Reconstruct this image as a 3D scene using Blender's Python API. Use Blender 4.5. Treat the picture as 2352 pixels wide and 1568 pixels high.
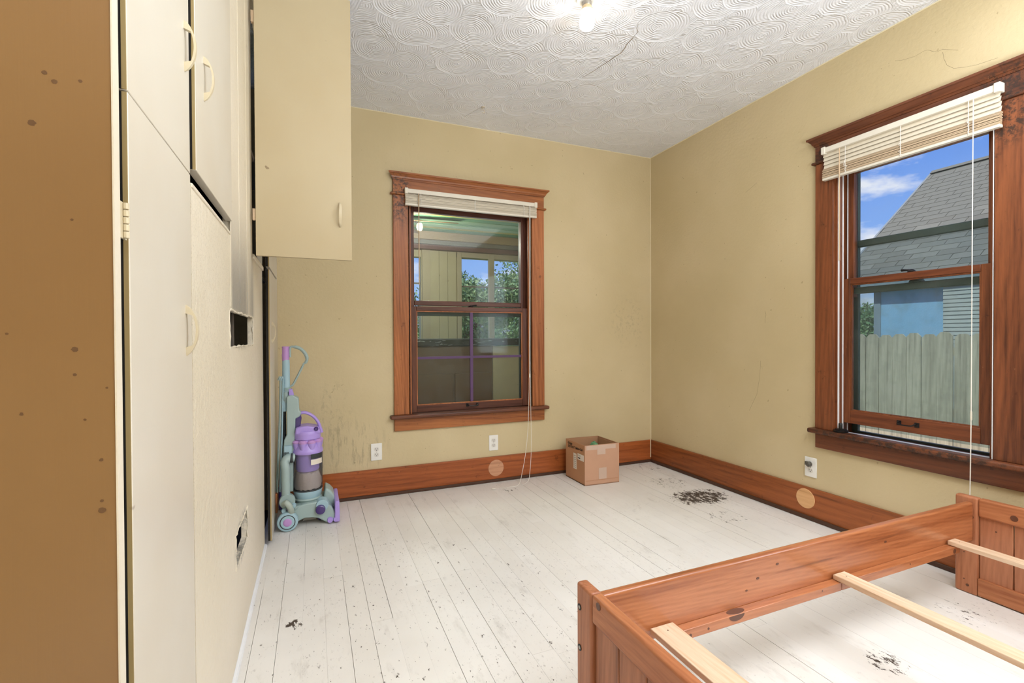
import bpy, bmesh, math, random
from mathutils import Vector, Matrix
R = random.Random(7)
for o in list(bpy.data.objects):
    bpy.data.objects.remove(o, do_unlink=True)
S = bpy.context.scene
COL = S.collection
PI = math.pi

def lin(r, g=None, b=None):
    if g is None: r, g, b = r
    f = lambda c: (c/255/12.92) if c/255 <= .04045 else ((c/255+.055)/1.055)**2.4
    return (f(r), f(g), f(b), 1)

# ------------------------------------------------------------------ camera, sky, lights, exposure
cam_data = bpy.data.cameras.new('camera'); cam = bpy.data.objects.new('camera', cam_data); COL.objects.link(cam)
cam_data.sensor_width = 36; cam_data.lens = 1093.795/2352*36; cam_data.clip_start = .02; cam_data.clip_end = 300
cF = Vector((.38505175, .92284272, -.00982113)); cR = Vector((.92285906, -.38510885, -.00472512)); cU = Vector((.00814275, .00724411, .99994061))
M = Matrix.Identity(4)
for i in range(3): M[i][0], M[i][1], M[i][2] = cR[i], cU[i], -cF[i]
M[2][3] = 1.12
cam.matrix_world = M
S.camera = cam
S.view_settings.view_transform = 'Standard'; S.view_settings.look = 'None'
S.view_settings.exposure = 0.22; S.view_settings.gamma = 1; S.view_settings.use_curve_mapping = False

world = bpy.data.worlds.new('sky'); S.world = world; world.use_nodes = True
nt = world.node_tree; nt.nodes.clear()
def N(nt, typ, **kw):
    n = nt.nodes.new(typ)
    for k, v in kw.items(): setattr(n, k, v)
    return n
out = N(nt, 'ShaderNodeOutputWorld'); bg = N(nt, 'ShaderNodeBackground'); bg.inputs[1].default_value = 0.96
tc = N(nt, 'ShaderNodeTexCoord'); sep = N(nt, 'ShaderNodeSeparateXYZ'); nt.links.new(tc.outputs['Generated'], sep.inputs[0])
rp = N(nt, 'ShaderNodeValToRGB'); nt.links.new(sep.outputs[2], rp.inputs[0])
rp.color_ramp.elements[0].position = .02; rp.color_ramp.elements[0].color = lin(158, 194, 248)
rp.color_ramp.elements[1].position = .42; rp.color_ramp.elements[1].color = lin(84, 134, 238)
mp = N(nt, 'ShaderNodeMapping'); mp.inputs['Scale'].default_value = (1, 1, 2.6); mp.inputs['Location'].default_value = (.35, .1, .62)
nt.links.new(tc.outputs['Generated'], mp.inputs[0])
nz = N(nt, 'ShaderNodeTexNoise'); nz.inputs['Scale'].default_value = 5.5; nz.inputs['Detail'].default_value = 9; nz.inputs['Roughness'].default_value = .58
nt.links.new(mp.outputs[0], nz.inputs['Vector'])
cr = N(nt, 'ShaderNodeValToRGB'); cr.color_ramp.elements[0].position = .465; cr.color_ramp.elements[1].position = .60
nt.links.new(nz.outputs[0], cr.inputs[0])
mx = N(nt, 'ShaderNodeMixRGB'); nt.links.new(cr.outputs[0], mx.inputs[0]); nt.links.new(rp.outputs[0], mx.inputs[1]); mx.inputs[2].default_value = lin(240, 238, 252)
nt.links.new(mx.outputs[0], bg.inputs[0]); nt.links.new(bg.outputs[0], out.inputs[0])

def light(name, kind, loc, d, energy, color=(1, 1, 1), size=(1, 1)):
    l = bpy.data.lights.new(name, kind); o = bpy.data.objects.new(name, l); COL.objects.link(o)
    o.location = loc; o.rotation_euler = Vector(d).to_track_quat('-Z', 'Y').to_euler(); l.energy = energy; l.color = color
    if kind == 'AREA': l.shape = 'RECTANGLE'; l.size, l.size_y = size
    return o
sun = light('sun', 'SUN', (-5, -5, 12), (.62, .2, -.85), 3.7, (1, .95, .88)); sun.data.angle = .02
light('added_window_fill', 'AREA', (2.93, -.35, 1.5), (-1, .55, -.05), 26, (.80, .90, 1.0), (1.1, 1.3))  # added stand-in for daylight from an unseen window
light('added_overhead_fill', 'AREA', (1.7, .05, 2.66), (0, .05, -1), 38, (.92, .96, 1), (1.7, 1.3))  # added overhead fill to brighten the room, not a real fixture
light('added_bounce_fill', 'AREA', (1.25, -.4, 1.35), (0, 0, 1), 90, (.88, .94, 1), (.9, .9))  # added upward fill, brightens the ceiling from below
BULB_STRENGTH = 28

# ------------------------------------------------------------------ materials
def mat(name): 
    m = bpy.data.materials.new(name); m.use_nodes = True
    t = m.node_tree; b = t.nodes['Principled BSDF']; return m, t, b
def plain(name, c, rough=.5, metal=0, spec=.5, coat=0, bump=0, bscale=300):
    m, t, b = mat(name)
    b.inputs['Base Color'].default_value = lin(c); b.inputs['Roughness'].default_value = rough
    b.inputs['Metallic'].default_value = metal; b.inputs['Specular IOR Level'].default_value = spec
    if coat: b.inputs['Coat Weight'].default_value = coat
    nz = N(t, 'ShaderNodeTexNoise'); nz.inputs['Scale'].default_value = bscale; nz.inputs['Detail'].default_value = 3
    g = N(t, 'ShaderNodeNewGeometry'); t.links.new(g.outputs['Position'], nz.inputs['Vector'])
    hs = N(t, 'ShaderNodeHueSaturation'); hs.inputs['Color'].default_value = lin(c)
    mr = N(t, 'ShaderNodeMapRange'); mr.inputs['To Min'].default_value = .93; mr.inputs['To Max'].default_value = 1.07
    n2 = N(t, 'ShaderNodeTexNoise'); n2.inputs['Scale'].default_value = 9; n2.inputs['Detail'].default_value = 5
    t.links.new(g.outputs['Position'], n2.inputs['Vector'])
    t.links.new(n2.outputs[0], mr.inputs[0]); t.links.new(mr.outputs[0], hs.inputs['Value']); t.links.new(hs.outputs[0], b.inputs['Base Color'])
    if bump:
        bp = N(t, 'ShaderNodeBump'); bp.inputs['Strength'].default_value = bump; bp.inputs['Distance'].default_value = .002
        t.links.new(nz.outputs[0], bp.inputs['Height']); t.links.new(bp.outputs[0], b.inputs['Normal'])
    return m
class G:
    """tiny node helper"""
    def __init__(s, t): s.t = t; s.geo = N(t, 'ShaderNodeNewGeometry'); s.pos = s.geo.outputs['Position']
    def L(s, a, b): s.t.links.new(a, b)
    def math(s, op, a, b=None, c=None, clamp=False):
        n = N(s.t, 'ShaderNodeMath', operation=op); n.use_clamp = clamp
        for i, v in enumerate((a, b, c)):
            if v is None: continue
            if isinstance(v, (int, float)): n.inputs[i].default_value = v
            else: s.L(v, n.inputs[i])
        return n.outputs[0]
    def mapped(s, loc=(0, 0, 0), scale=(1, 1, 1), rot=(0, 0, 0), src=None):
        n = N(s.t, 'ShaderNodeMapping'); n.inputs['Location'].default_value = loc; n.inputs['Scale'].default_value = scale; n.inputs['Rotation'].default_value = rot
        s.L(src or s.pos, n.inputs[0]); return n.outputs[0]
    def noise(s, scale, detail=4, rough=.5, vec=None, dist=0, color=False):
        n = N(s.t, 'ShaderNodeTexNoise'); n.inputs['Scale'].default_value = scale; n.inputs['Detail'].default_value = detail
        n.inputs['Roughness'].default_value = rough; n.inputs['Distortion'].default_value = dist
        s.L(vec or s.pos, n.inputs['Vector']); return n.outputs[1 if color else 0]
    def ramp(s, x, a, b, smooth=True):
        n = N(s.t, 'ShaderNodeMapRange'); n.interpolation_type = 'SMOOTHSTEP' if smooth else 'LINEAR'
        n.inputs['From Min'].default_value = a; n.inputs['From Max'].default_value = b; s.L(x, n.inputs[0]); return n.outputs[0]
    def mix(s, f, a, b):
        n = N(s.t, 'ShaderNodeMixRGB')
        for i, v in enumerate((f, a, b)):
            if isinstance(v, (int, float)): n.inputs[i].default_value = v
            elif isinstance(v, tuple): n.inputs[i].default_value = v
            else: s.L(v, n.inputs[i])
        return n.outputs[0]
    def blob(s, c, r):
        """soft ellipsoid mask around world point c with radii r: 1 at centre, 0 outside"""
        n = N(s.t, 'ShaderNodeVectorMath', operation='SUBTRACT'); s.L(s.pos, n.inputs[0]); n.inputs[1].default_value = c
        d = N(s.t, 'ShaderNodeVectorMath', operation='DIVIDE'); s.L(n.outputs[0], d.inputs[0]); d.inputs[1].default_value = r
        l = N(s.t, 'ShaderNodeVectorMath', operation='LENGTH'); s.L(d.outputs[0], l.inputs[0])
        return s.math('SUBTRACT', 1, l.outputs['Value'], clamp=True)
    def bump(s, h, strength, dist, normal=None):
        n = N(s.t, 'ShaderNodeBump'); n.inputs['Strength'].default_value = strength; n.inputs['Distance'].default_value = dist
        s.L(h, n.inputs['Height'])
        if normal is not None: s.L(normal, n.inputs['Normal'])
        return n.outputs[0]

def wood(name, c1, c2, axis='Z', rough=.40, ring=22, knots=.0, coat=.10, fine=1.0, rot=(0, 0, 0), worn=None, spec=.35, grime=()):
    m, t, b = mat(name); g = G(t)
    k = {'X': (.09, 1, 1), 'Y': (1, .09, 1), 'Z': (1, 1, .09)}[axis]
    v = g.mapped(scale=k, rot=rot)
    warp = g.noise(3.2, 3, .5, v, color=True)
    va = N(t, 'ShaderNodeVectorMath', operation='MULTIPLY_ADD'); g.L(warp, va.inputs[0]); va.inputs[1].default_value = (.13, .13, .13); g.L(v, va.inputs[2])
    w = N(t, 'ShaderNodeTexWave', wave_type='BANDS', bands_direction='DIAGONAL'); w.inputs['Scale'].default_value = ring; w.inputs['Distortion'].default_value = 2.2; w.inputs['Detail'].default_value = 3; w.inputs['Detail Scale'].default_value = 1.2
    g.L(va.outputs[0], w.inputs['Vector'])
    fine_n = g.noise(190, 4, .6, v)
    big = g.noise(7, 3, .5, v)
    f = g.math('ADD', g.math('MULTIPLY', w.outputs[1], .42), g.math('MULTIPLY', g.ramp(fine_n, .3, .75), .45*fine), clamp=True)
    f = g.math('ADD', g.math('MULTIPLY', f, .65), g.math('MULTIPLY', g.ramp(big, .36, .66), .62), clamp=True)
    mid = g.noise(46, 5, .62, g.mapped(scale={'X': (.03, 1, 1), 'Y': (1, .03, 1), 'Z': (1, 1, .03)}[axis]))
    f = g.math('ADD', g.math('MULTIPLY', f, .72), g.math('MULTIPLY', g.ramp(mid, .42, .68), .42), clamp=True)
    col = g.mix(f, lin(c1), lin(c2))
    col = g.mix(g.math('MULTIPLY', g.ramp(mid, .60, .74), .45), col, lin([q*.6 for q in c2]))
    for gc, gr_ in grime:
        mk = g.math('MULTIPLY', g.ramp(g.blob(gc, gr_), 0, .6), g.ramp(g.noise(38, 6, .75), .44, .58))
        col = g.mix(g.math('MULTIPLY', mk, .85), col, lin(44, 34, 28))
    if knots:
        vo = N(t, 'ShaderNodeTexVoronoi'); vo.inputs['Scale'].default_value = 5; g.L(g.mapped(scale=tuple(.45 if q < .5 else 1 for q in k)), vo.inputs['Vector'])
        col = g.mix(g.math('MULTIPLY', g.ramp(vo.outputs['Distance'], knots, knots*.4), .8), col, lin([q*.45 for q in c2]))
    if worn:      # pale nicks and dark grime specks
        nk = g.noise(60, 5, .7); col = g.mix(g.math('MULTIPLY', g.ramp(nk, .70, .74), .7), col, lin(worn))
        gr = g.noise(14, 6, .7); col = g.mix(g.math('MULTIPLY', g.ramp(gr, .60, .72), .55), col, lin([q*.35 for q in c2]))
    g.L(col, b.inputs['Base Color']); b.inputs['Roughness'].default_value = rough; b.inputs['Coat Weight'].default_value = coat; b.inputs['Coat Roughness'].default_value = .2
    b.inputs['Specular IOR Level'].default_value = spec
    g.L(g.bump(fine_n, .25, .0006), b.inputs['Normal'])
    return m

def wall_paint(name, c, rough=.55, bump=.22, scuffs=(), soot=False, dirt=.25, bs=140):
    m, t, b = mat(name); g = G(t)
    n1 = g.noise(1.3, 4, .5); n2 = g.noise(bs, 3, .55); n3 = g.noise(bs*.35, 2, .5)
    col = g.mix(g.ramp(n1, .3, .7), lin([q*1.02 if q < 245 else q for q in c]), lin([c[0]*.97, c[1]*.965, c[2]*.94]))
    sp = g.noise(42, 2, .4); col = g.mix(g.math('MULTIPLY', g.ramp(sp, .755, .79), .7*dirt*2), col, lin(120, 95, 60))
    for cc, rr, amt, stretch in scuffs:
        k = g.noise(26, 7, .75, g.mapped(scale=stretch))
        mm = g.math('MULTIPLY', g.ramp(g.blob(cc, rr), 0, .7), g.ramp(k, .50, .62))
        col = g.mix(g.math('MULTIPLY', mm, amt), col, lin(70, 60, 50))
    if soot:
        sx = N(t, 'ShaderNodeSeparateXYZ'); g.L(g.pos, sx.inputs[0])
        y, z = sx.outputs[1], sx.outputs[2]
        up = g.math('MULTIPLY', g.ramp(z, 1.66, 1.24), g.ramp(z, 1.205, 1.225))
        side = g.math('MULTIPLY', g.ramp(y, 1.80, 1.82), g.ramp(y, 2.52, 2.40))
        streak = g.ramp(g.noise(9, 3, .5, g.mapped(scale=(1, 1, .04))), .35, .62)
        so = g.math('MULTIPLY', g.math('MULTIPLY', up, side), g.math('ADD', .28, g.math('MULTIPLY', streak, .45)))
        col = g.mix(so, col, lin(112, 112, 112))
        for cy, cz, ry, rz in ((2.1, 1.15, .37, .085), (2.01, .385, .20, .10)):
            e = g.math('MULTIPLY', g.ramp(g.blob((-.25, cy, cz), (.5, ry, rz)), .0, .35), g.ramp(g.noise(45, 5, .7), .42, .56))
            col = g.mix(g.math('MULTIPLY', e, .65), col, lin(95, 95, 92))
        tn = g.noise(230, 3, .6); reg = g.math('MULTIPLY', g.ramp(y, 1.80, 1.76), g.ramp(z, .35, 1.0))
        col = g.mix(g.math('MULTIPLY', g.math('MULTIPLY', reg, g.ramp(tn, .52, .66)), .3), col, lin(150, 135, 110))
    g.L(col, b.inputs['Base Color']); b.inputs['Roughness'].default_value = rough; b.inputs['Specular IOR Level'].default_value = .35
    h = g.math('ADD', g.math('MULTIPLY', n2, .5), g.math('MULTIPLY', g.ramp(n3, .4, .6), .6))
    g.L(g.bump(h, bump, .0025), b.inputs['Normal'])
    return m

def painted(name, c, rough=.35, axis='Z', brush=.12, spots=True):
    m, t, b = mat(name); g = G(t)
    k = {'X': (.04, 1, 1), 'Y': (1, .04, 1), 'Z': (1, 1, .04)}[axis]
    n = g.noise(120, 3, .5, g.mapped(scale=k)); w = g.noise(2.1, 3, .5)
    col = g.mix(g.ramp(w, .3, .7), lin(c), lin([c[0]*.97, c[1]*.955, c[2]*.93]))
    if spots:
        s1 = g.noise(20, 2, .45); col = g.mix(g.math('MULTIPLY', g.ramp(s1, .765, .80), .6), col, lin(105, 75, 45))
    g.L(col, b.inputs['Base Color']); b.inputs['Roughness'].default_value = rough
    g.L(g.bump(n, brush, .001), b.inputs['Normal'])
    return m

def floor_material():
    m, t, b = mat('worn_white_floor_paint'); g = G(t)
    at = N(t, 'ShaderNodeObjectInfo')
    base = g.mix(g.ramp(g.noise(1.6, 4, .55), .3, .7), lin(241, 238, 233), lin(230, 226, 220))
    base = g.mix(g.math('MULTIPLY', at.outputs['Random'], .25), base, lin(220, 213, 203))
    gr = g.noise(11, 7, .68, g.mapped(scale=(1, .35, 1))); base = g.mix(g.math('MULTIPLY', g.ramp(gr, .55, .78), .42), base, lin(160, 152, 140))
    grf = g.noise(70, 5, .7, g.mapped(scale=(1, .5, 1))); base = g.mix(g.math('MULTIPLY', g.math('MULTIPLY', g.ramp(grf, .56, .7), g.ramp(g.noise(2.2, 3, .5), .45, .62)), .4), base, lin(140, 132, 122))
    # black-brown chips where the paint is gone; the world positions are the spots in the room
    chip = g.noise(34, 8, .72, g.mapped(scale=(1.2, .55, 1), rot=(0, 0, .35)))
    fine = g.noise(85, 6, .7, g.mapped(scale=(1, .45, 1)))
    acc = None
    for c, r, s in [((.45, 1.75, 0), (2.1, 2.6, 1), .174), ((2.48, 2.55, 0), (.42, .28, 1), .35), ((2.50, 2.90, 0), (.36, .30, 1), .235), ((2.34, 2.20, 0), (.26, .26, 1), .22), ((2.66, 3.30, 0), (.34, .30, 1), .22),
                    ((-.16, 2.75, 0), (.24, .24, 1), .16), ((-.02, 2.95, 0), (.35, .20, 1), .18), ((2.42, 1.06, 0), (.26, .20, 1), .22), ((1.80, 1.0, 0), (.15, .12, 1), .28),
                    ((-.077, 2.037, 0), (.06, .065, 1), .34), ((2.76, 2.2, 0), (.12, 1.3, 1), .14), ((2.2, 1.85, 0), (.3, .25, 1), .13), ((.5, 2.0, 0), (.4, .8, 1), .10), ((.35, 1.5, 0), (.5, .4, 1), .12),
                    ((1.32, 3.22, 0), (.14, .08, 1), .24)]:
        q = g.math('MULTIPLY', g.ramp(g.blob(c, r), 0, .75), s)
        acc = q if acc is None else g.math('MAXIMUM', acc, q)
    ch = g.ramp(g.math('ADD', chip, acc), .80, .83)
    ch2 = g.math('MULTIPLY', g.ramp(g.math('ADD', fine, g.math('MULTIPLY', acc, .55)), .745, .765), .9)
    tot = g.math('MAXIMUM', ch, ch2)
    col = g.mix(tot, base, lin(74, 62, 52))
    g.L(col, b.inputs['Base Color'])
    g.L(g.math('ADD', .38, g.math('MULTIPLY', tot, .4)), b.inputs['Roughness'])
    hh = g.math('ADD', g.math('MULTIPLY', g.math('SUBTRACT', 1, tot), .7), g.math('MULTIPLY', g.noise(60, 4, .6, g.mapped(scale=(1, .06, 1))), .25))
    g.L(g.bump(hh, .5, .0012), b.inputs['Normal'])
    return m

def ceiling_material():
    m, t, b = mat('swirl_plaster_ceiling'); g = G(t)
    def layer(off, cell, Rr, seedrot):
        v = g.mapped(loc=off, scale=(1/cell, 1/cell, .001), rot=(0, 0, seedrot))
        wob = g.noise(1.6, 2, .5, v, color=True)
        va = N(t, 'ShaderNodeVectorMath', operation='MULTIPLY_ADD'); g.L(wob, va.inputs[0]); va.inputs[1].default_value = (.16, .16, 0); g.L(v, va.inputs[2])
        vo = N(t, 'ShaderNodeTexVoronoi', voronoi_dimensions='2D'); vo.inputs['Scale'].default_value = 1; vo.inputs['Randomness'].default_value = .62
        g.L(va.outputs[0], vo.inputs['Vector'])
        d = vo.outputs['Distance']
        sep = N(t, 'ShaderNodeSeparateXYZ'); sub = N(t, 'ShaderNodeVectorMath', operation='SUBTRACT')
        g.L(va.outputs[0], sub.inputs[0]); g.L(vo.outputs['Position'], sub.inputs[1]); g.L(sub.outputs[0], sep.inputs[0])
        ang = g.math('ARCTAN2', sep.outputs[1], sep.outputs[0])
        k = 2*PI*cell/.0125
        ph = g.math('ADD', g.math('MULTIPLY', d, k), ang)
        s = g.math('SINE', ph)
        sharp = g.math('POWER', g.math('MULTIPLY_ADD', s, .5, .5), .55)
        ph = g.math('ADD', ph, g.math('MULTIPLY', g.noise(9, 3, .6, va.outputs[0]), 3.2)); s = g.math('SINE', ph); sharp = g.math('POWER', g.math('MULTIPLY_ADD', s, .5, .5), .7)
        amp = g.math('ADD', .22, g.math('MULTIPLY', g.ramp(g.noise(5, 3, .6, va.outputs[0]), .32, .68), .95))
        h = g.math('MULTIPLY', sharp, amp)
        lipe = g.math('MULTIPLY', g.ramp(d, Rr-.07, Rr), 1.0)
        h = g.math('ADD', h, lipe)
        return h, g.math('LESS_THAN', d, Rr)
    hA, mA = layer((.3, .7, 0), .27, .46, .4)
    hB, mB = layer((3.1, 1.4, 0), .25, .50, 1.1)
    hC, mC = layer((7.7, 5.2, 0), .26, .53, 2.0)
    hD, mD = layer((5.2, 9.9, 0), .24, 2, .1)
    def sel(m_, a, c): # a where mask else c
        return g.math('ADD', g.math('MULTIPLY', m_, a), g.math('MULTIPLY', g.math('SUBTRACT', 1, m_), c))
    h = sel(mA, hA, sel(mB, hB, sel(mC, hC, hD)))
    col = g.mix(g.ramp(g.noise(2.2, 3, .5), .3, .7), lin(240, 242, 248), lin(232, 234, 240))
    col = g.mix(g.math('MULTIPLY', g.ramp(h, .45, .05), .10), col, lin(150, 145, 138))  # darkens the swirl grooves, painting their shade into the colour
    g.L(col, b.inputs['Base Color']); b.inputs['Roughness'].default_value = .42
    g.L(g.bump(h, .85, .0030), b.inputs['Normal'])
    return m

def glass_material(name, tint=(250, 252, 251), haze=.02, spots=True):
    m, t, b = mat(name); g = G(t)
    t.nodes.remove(b); o = t.nodes['Material Output']
    tr = N(t, 'ShaderNodeBsdfTransparent'); tr.inputs[0].default_value = lin(tint)
    gl = N(t, 'ShaderNodeBsdfGlossy'); gl.inputs['Roughness'].default_value = .03
    df = N(t, 'ShaderNodeBsdfDiffuse'); df.inputs[0].default_value = lin(205, 208, 205)
    fr = N(t, 'ShaderNodeFresnel'); fr.inputs[0].default_value = 1.16
    m1 = N(t, 'ShaderNodeMixShader'); g.L(fr.outputs[0], m1.inputs[0]); g.L(tr.outputs[0], m1.inputs[1]); g.L(gl.outputs[0], m1.inputs[2])
    m2 = N(t, 'ShaderNodeMixShader')
    f = g.math('ADD', haze*.6, g.math('MULTIPLY', g.ramp(g.noise(9, 6, .7), .4, .75), haze))
    if spots: f = g.math('ADD', f, g.math('MULTIPLY', g.ramp(g.noise(75, 3, .6), .72, .76), .25))
    g.L(f, m2.inputs[0]); g.L(m1.outputs[0], m2.inputs[1]); g.L(df.outputs[0], m2.inputs[2]); g.L(m2.outputs[0], o.inputs[0])
    return m

def emit(name, c, s):
    m, t, b = mat(name); b.inputs['Base Color'].default_value = lin(c); b.inputs['Emission Color'].default_value = lin(c); b.inputs['Emission Strength'].default_value = s
    return m

M_floor = floor_material()
M_ceil = ceiling_material()
M_wall = wall_paint('tan_wall_paint', (208, 190, 152))
M_wallback = wall_paint('tan_wall_paint_scuffed', (209, 192, 155), scuffs=(((.22, 3.467, .36), (.34, .3, .28), .3, (1.6, 1, .22)), ((.12, 3.467, .62), (.16, .3, .25), .22, (1, 1, .6)), ((2.55, 3.467, 1.25), (.25, .3, .3), .16, (1, 1, 1))))
M_wallleft = wall_paint('cream_plaster', (228, 218, 200), rough=.42, bump=.5, soot=True, bs=110)
M_cab = painted('cream_cabinet_paint', (213, 206, 192))
M_cabopen = painted('shade_toned_cabinet_paint', (193, 178, 146))  # cabinet cream made yellower and darker to paint in the weaker cool light
M_cabside = painted('shade_toned_side_panel', (142, 108, 68), rough=.3, brush=.2)  # dark tan puts the dim warm light on the panel into its colour
M_cabedge = painted('olive_door_edge', (168, 146, 98), rough=.7)  # olive tone of the near door edges
M_whiteedge = plain('white_edge_paint', (222, 212, 192), .45, bump=.5, bscale=90)
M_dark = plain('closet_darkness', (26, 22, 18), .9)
M_lath = plain('old_grey_lath', (92, 84, 76), .9, bump=.5)
M_handle = plain('cream_handle_paint', (208, 194, 164), .3)
M_trimL = wood('orange_brown_trim_vertical', (190, 118, 70), (134, 76, 40), 'Z', worn=(205, 165, 130), grime=(((.58, 3.44, 2.12), (.10, .2, .26)),))
M_trimX = wood('orange_brown_trim_horizontal', (180, 112, 62), (126, 70, 36), 'X', worn=(205, 165, 130), grime=(((.56, 3.44, 2.20), (.13, .2, .12)),))
M_sashX = wood('dark_sash_wood_x', (112, 66, 48), (72, 40, 30), 'X', rough=.4)
M_sashZ = wood('dark_sash_wood_z', (112, 66, 48), (72, 40, 30), 'Z', rough=.4)
M_rtrimZ = wood('red_brown_trim_vertical', (142, 82, 48), (86, 46, 27), 'Z', worn=(210, 165, 115), grime=(((2.78, 1.075, 2.06), (.2, .10, .16)),))
M_rtrimY = wood('red_brown_trim_horizontal', (122, 70, 43), (74, 40, 26), 'Y', worn=(200, 160, 120), grime=(((2.78, 1.06, 2.2), (.2, .20, .12)), ((2.78, 1.9, 2.19), (.2, .12, .10)), ((2.76, 1.5, .55), (.2, .7, .04))))
M_rsashY = wood('red_brown_sash_y', (138, 78, 46), (90, 46, 28), 'Y')
M_baseX = wood('baseboard_wood_x', (188, 104, 54), (136, 70, 32), 'X', ring=14, worn=(190, 150, 110))
M_baseY = wood('baseboard_wood_y', (170, 96, 50), (116, 62, 30), 'Y', ring=14, worn=(190, 150, 110))
M_shoe = plain('dark_grimy_shoe_moulding', (74, 46, 30), .6, bump=.5, bscale=60)
M_bedX = wood('bed_pine_x', (192, 124, 80), (146, 82, 46), 'X', ring=34, coat=.6, rough=.28, knots=.0)
M_bedY = wood('bed_pine_y', (194, 128, 86), (148, 85, 52), 'Y', ring=34)
M_bedZ = wood('bed_pine_z', (188, 124, 88), (144, 86, 56), 'Z', ring=34)
M_bedplank = wood('bed_plank_z', (184, 122, 88), (140, 86, 58), 'Z', ring=30)
M_slat = wood('pale_pine_slat', (228, 206, 180), (202, 166, 130), 'Y', rough=.45, ring=30, coat=.1)
M_knot = plain('dark_knot', (96, 58, 40), .35)
M_bolt = plain('black_bolt', (34, 32, 32), .35, .6)
M_boltc = plain('steel_bolt_core', (170, 165, 158), .3, .9)
M_disc = wood('raw_plywood_disc', (232, 184, 132), (206, 150, 98), 'Y', rough=.6, coat=0)
M_discp = wood('pink_worn_disc', (218, 168, 134), (190, 136, 104), 'X', rough=.5, coat=0, worn=(120, 70, 50))
M_stool = wood('dark_worn_stool_wood', (128, 78, 54), (80, 46, 34), 'X', worn=(190, 150, 125))
M_purple_tape = plain('purple_muntin', (88, 58, 100), .5)
M_black = plain('black_iron', (30, 28, 28), .4, .3)
M_glass = glass_material('window_glass', haze=.012)
M_glasslow = glass_material('dirty_lower_glass', (246, 251, 249), haze=.03)
M_screen = glass_material('grey_insect_screen', (236, 243, 246), haze=.13, spots=False)
M_storm = plain('green_grey_storm_frame', (62, 74, 68), .5, bump=.3)
M_vinyl = plain('white_jamb_strip', (238, 240, 244), .25)
M_blind = plain('cream_blind_slat', (222, 211, 190), .45)
M_blindd = plain('tan_shaded_blind_slat', (196, 172, 142), .5)  # shaded copy of the slat cream, for the bunched stack
M_rail = plain('white_blind_rail', (226, 219, 204), .35)
M_cord = plain('white_cord', (236, 232, 224), .5)
M_clearwand = plain('tan_wand', (196, 170, 140), .25)
M_plate = plain('white_outlet_plate', (240, 238, 232), .3)
M_socket = plain('ivory_socket', (226, 222, 214), .3)
M_slot = plain('outlet_slot', (40, 36, 32), .6)
M_plug = plain('dark_grey_plug', (84, 80, 72), .35)
M_card = plain('cardboard_side', (186, 136, 98), .75, bump=.15)
M_cardin = plain('cardboard_inside', (176, 132, 98), .8, bump=.15)
M_cardf = plain('cardboard_front', (196, 152, 124), .7, bump=.15)
M_tape = plain('packing_tape', (205, 178, 160), .2)
M_label = plain('paper_label', (232, 222, 208), .6)
M_ink = plain('black_marker_ink', (34, 26, 22), .6)
M_green = plain('green_paper', (110, 165, 120), .6)
M_crack = plain('crack_shadow', (128, 112, 88), .9)
M_hook = plain('ceiling_hook_metal', (200, 188, 170), .4)

# ------------------------------------------------------------------ geometry helpers
def box(bm, x0, x1, y0, y1, z0, z1):
    vs = [bm.verts.new(p) for p in ((x0, y0, z0), (x1, y0, z0), (x1, y1, z0), (x0, y1, z0), (x0, y0, z1), (x1, y0, z1), (x1, y1, z1), (x0, y1, z1))]
    for f in ((0, 3, 2, 1), (4, 5, 6, 7), (0, 1, 5, 4), (1, 2, 6, 5), (2, 3, 7, 6), (3, 0, 4, 7)): bm.faces.new([vs[i] for i in f])
    return bm
def B(*a):
    return box(bmesh.new(), *a)
def prism(pts, axis, a, b, bm=None):
    """polygon pts in the plane normal to axis, extruded from a to b. axis Y: pts=(x,z); X: (y,z); Z: (x,y)"""
    bm = bm or bmesh.new()
    def P(p, t): return {'Y': (p[0], t, p[1]), 'X': (t, p[0], p[1]), 'Z': (p[0], p[1], t)}[axis]
    A = [bm.verts.new(P(p, a)) for p in pts]; C = [bm.verts.new(P(p, b)) for p in pts]
    n = len(pts); bm.faces.new(A); bm.faces.new(C[::-1])
    for i in range(n): bm.faces.new((A[i], C[i], C[(i+1) % n], A[(i+1) % n]))
    return bm
def lathe(prof, c, axis='Z', seg=32, bm=None):
    """profile list of (radius, height) revolved about axis through c"""
    bm = bm or bmesh.new(); rings = []
    for r, h in prof:
        ring = []
        for i in range(seg):
            a = 2*PI*i/seg; u, v = r*math.cos(a), r*math.sin(a)
            p = {'Z': (u, v, h), 'Y': (u, h, v), 'X': (h, u, v)}[axis]
            ring.append(bm.verts.new((c[0]+p[0], c[1]+p[1], c[2]+p[2])))
        rings.append(ring)
    for k in range(len(rings)-1):
        for i in range(seg): bm.faces.new((rings[k][i], rings[k][(i+1) % seg], rings[k+1][(i+1) % seg], rings[k+1][i]))
    bm.faces.new(rings[0][::-1]); bm.faces.new(rings[-1])
    return bm
def smooth_path(pts, n=6):
    out = []
    P = [Vector(p) for p in pts]
    for i in range(len(P)-1):
        p0 = P[max(i-1, 0)]; p1 = P[i]; p2 = P[i+1]; p3 = P[min(i+2, len(P)-1)]
        for k in range(n):
            t = k/n
            out.append(.5*((2*p1)+(p2-p0)*t+(2*p0-5*p1+4*p2-p3)*t*t+(3*p1-p0-3*p2+p3)*t**3))
    out.append(P[-1]); return out
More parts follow.
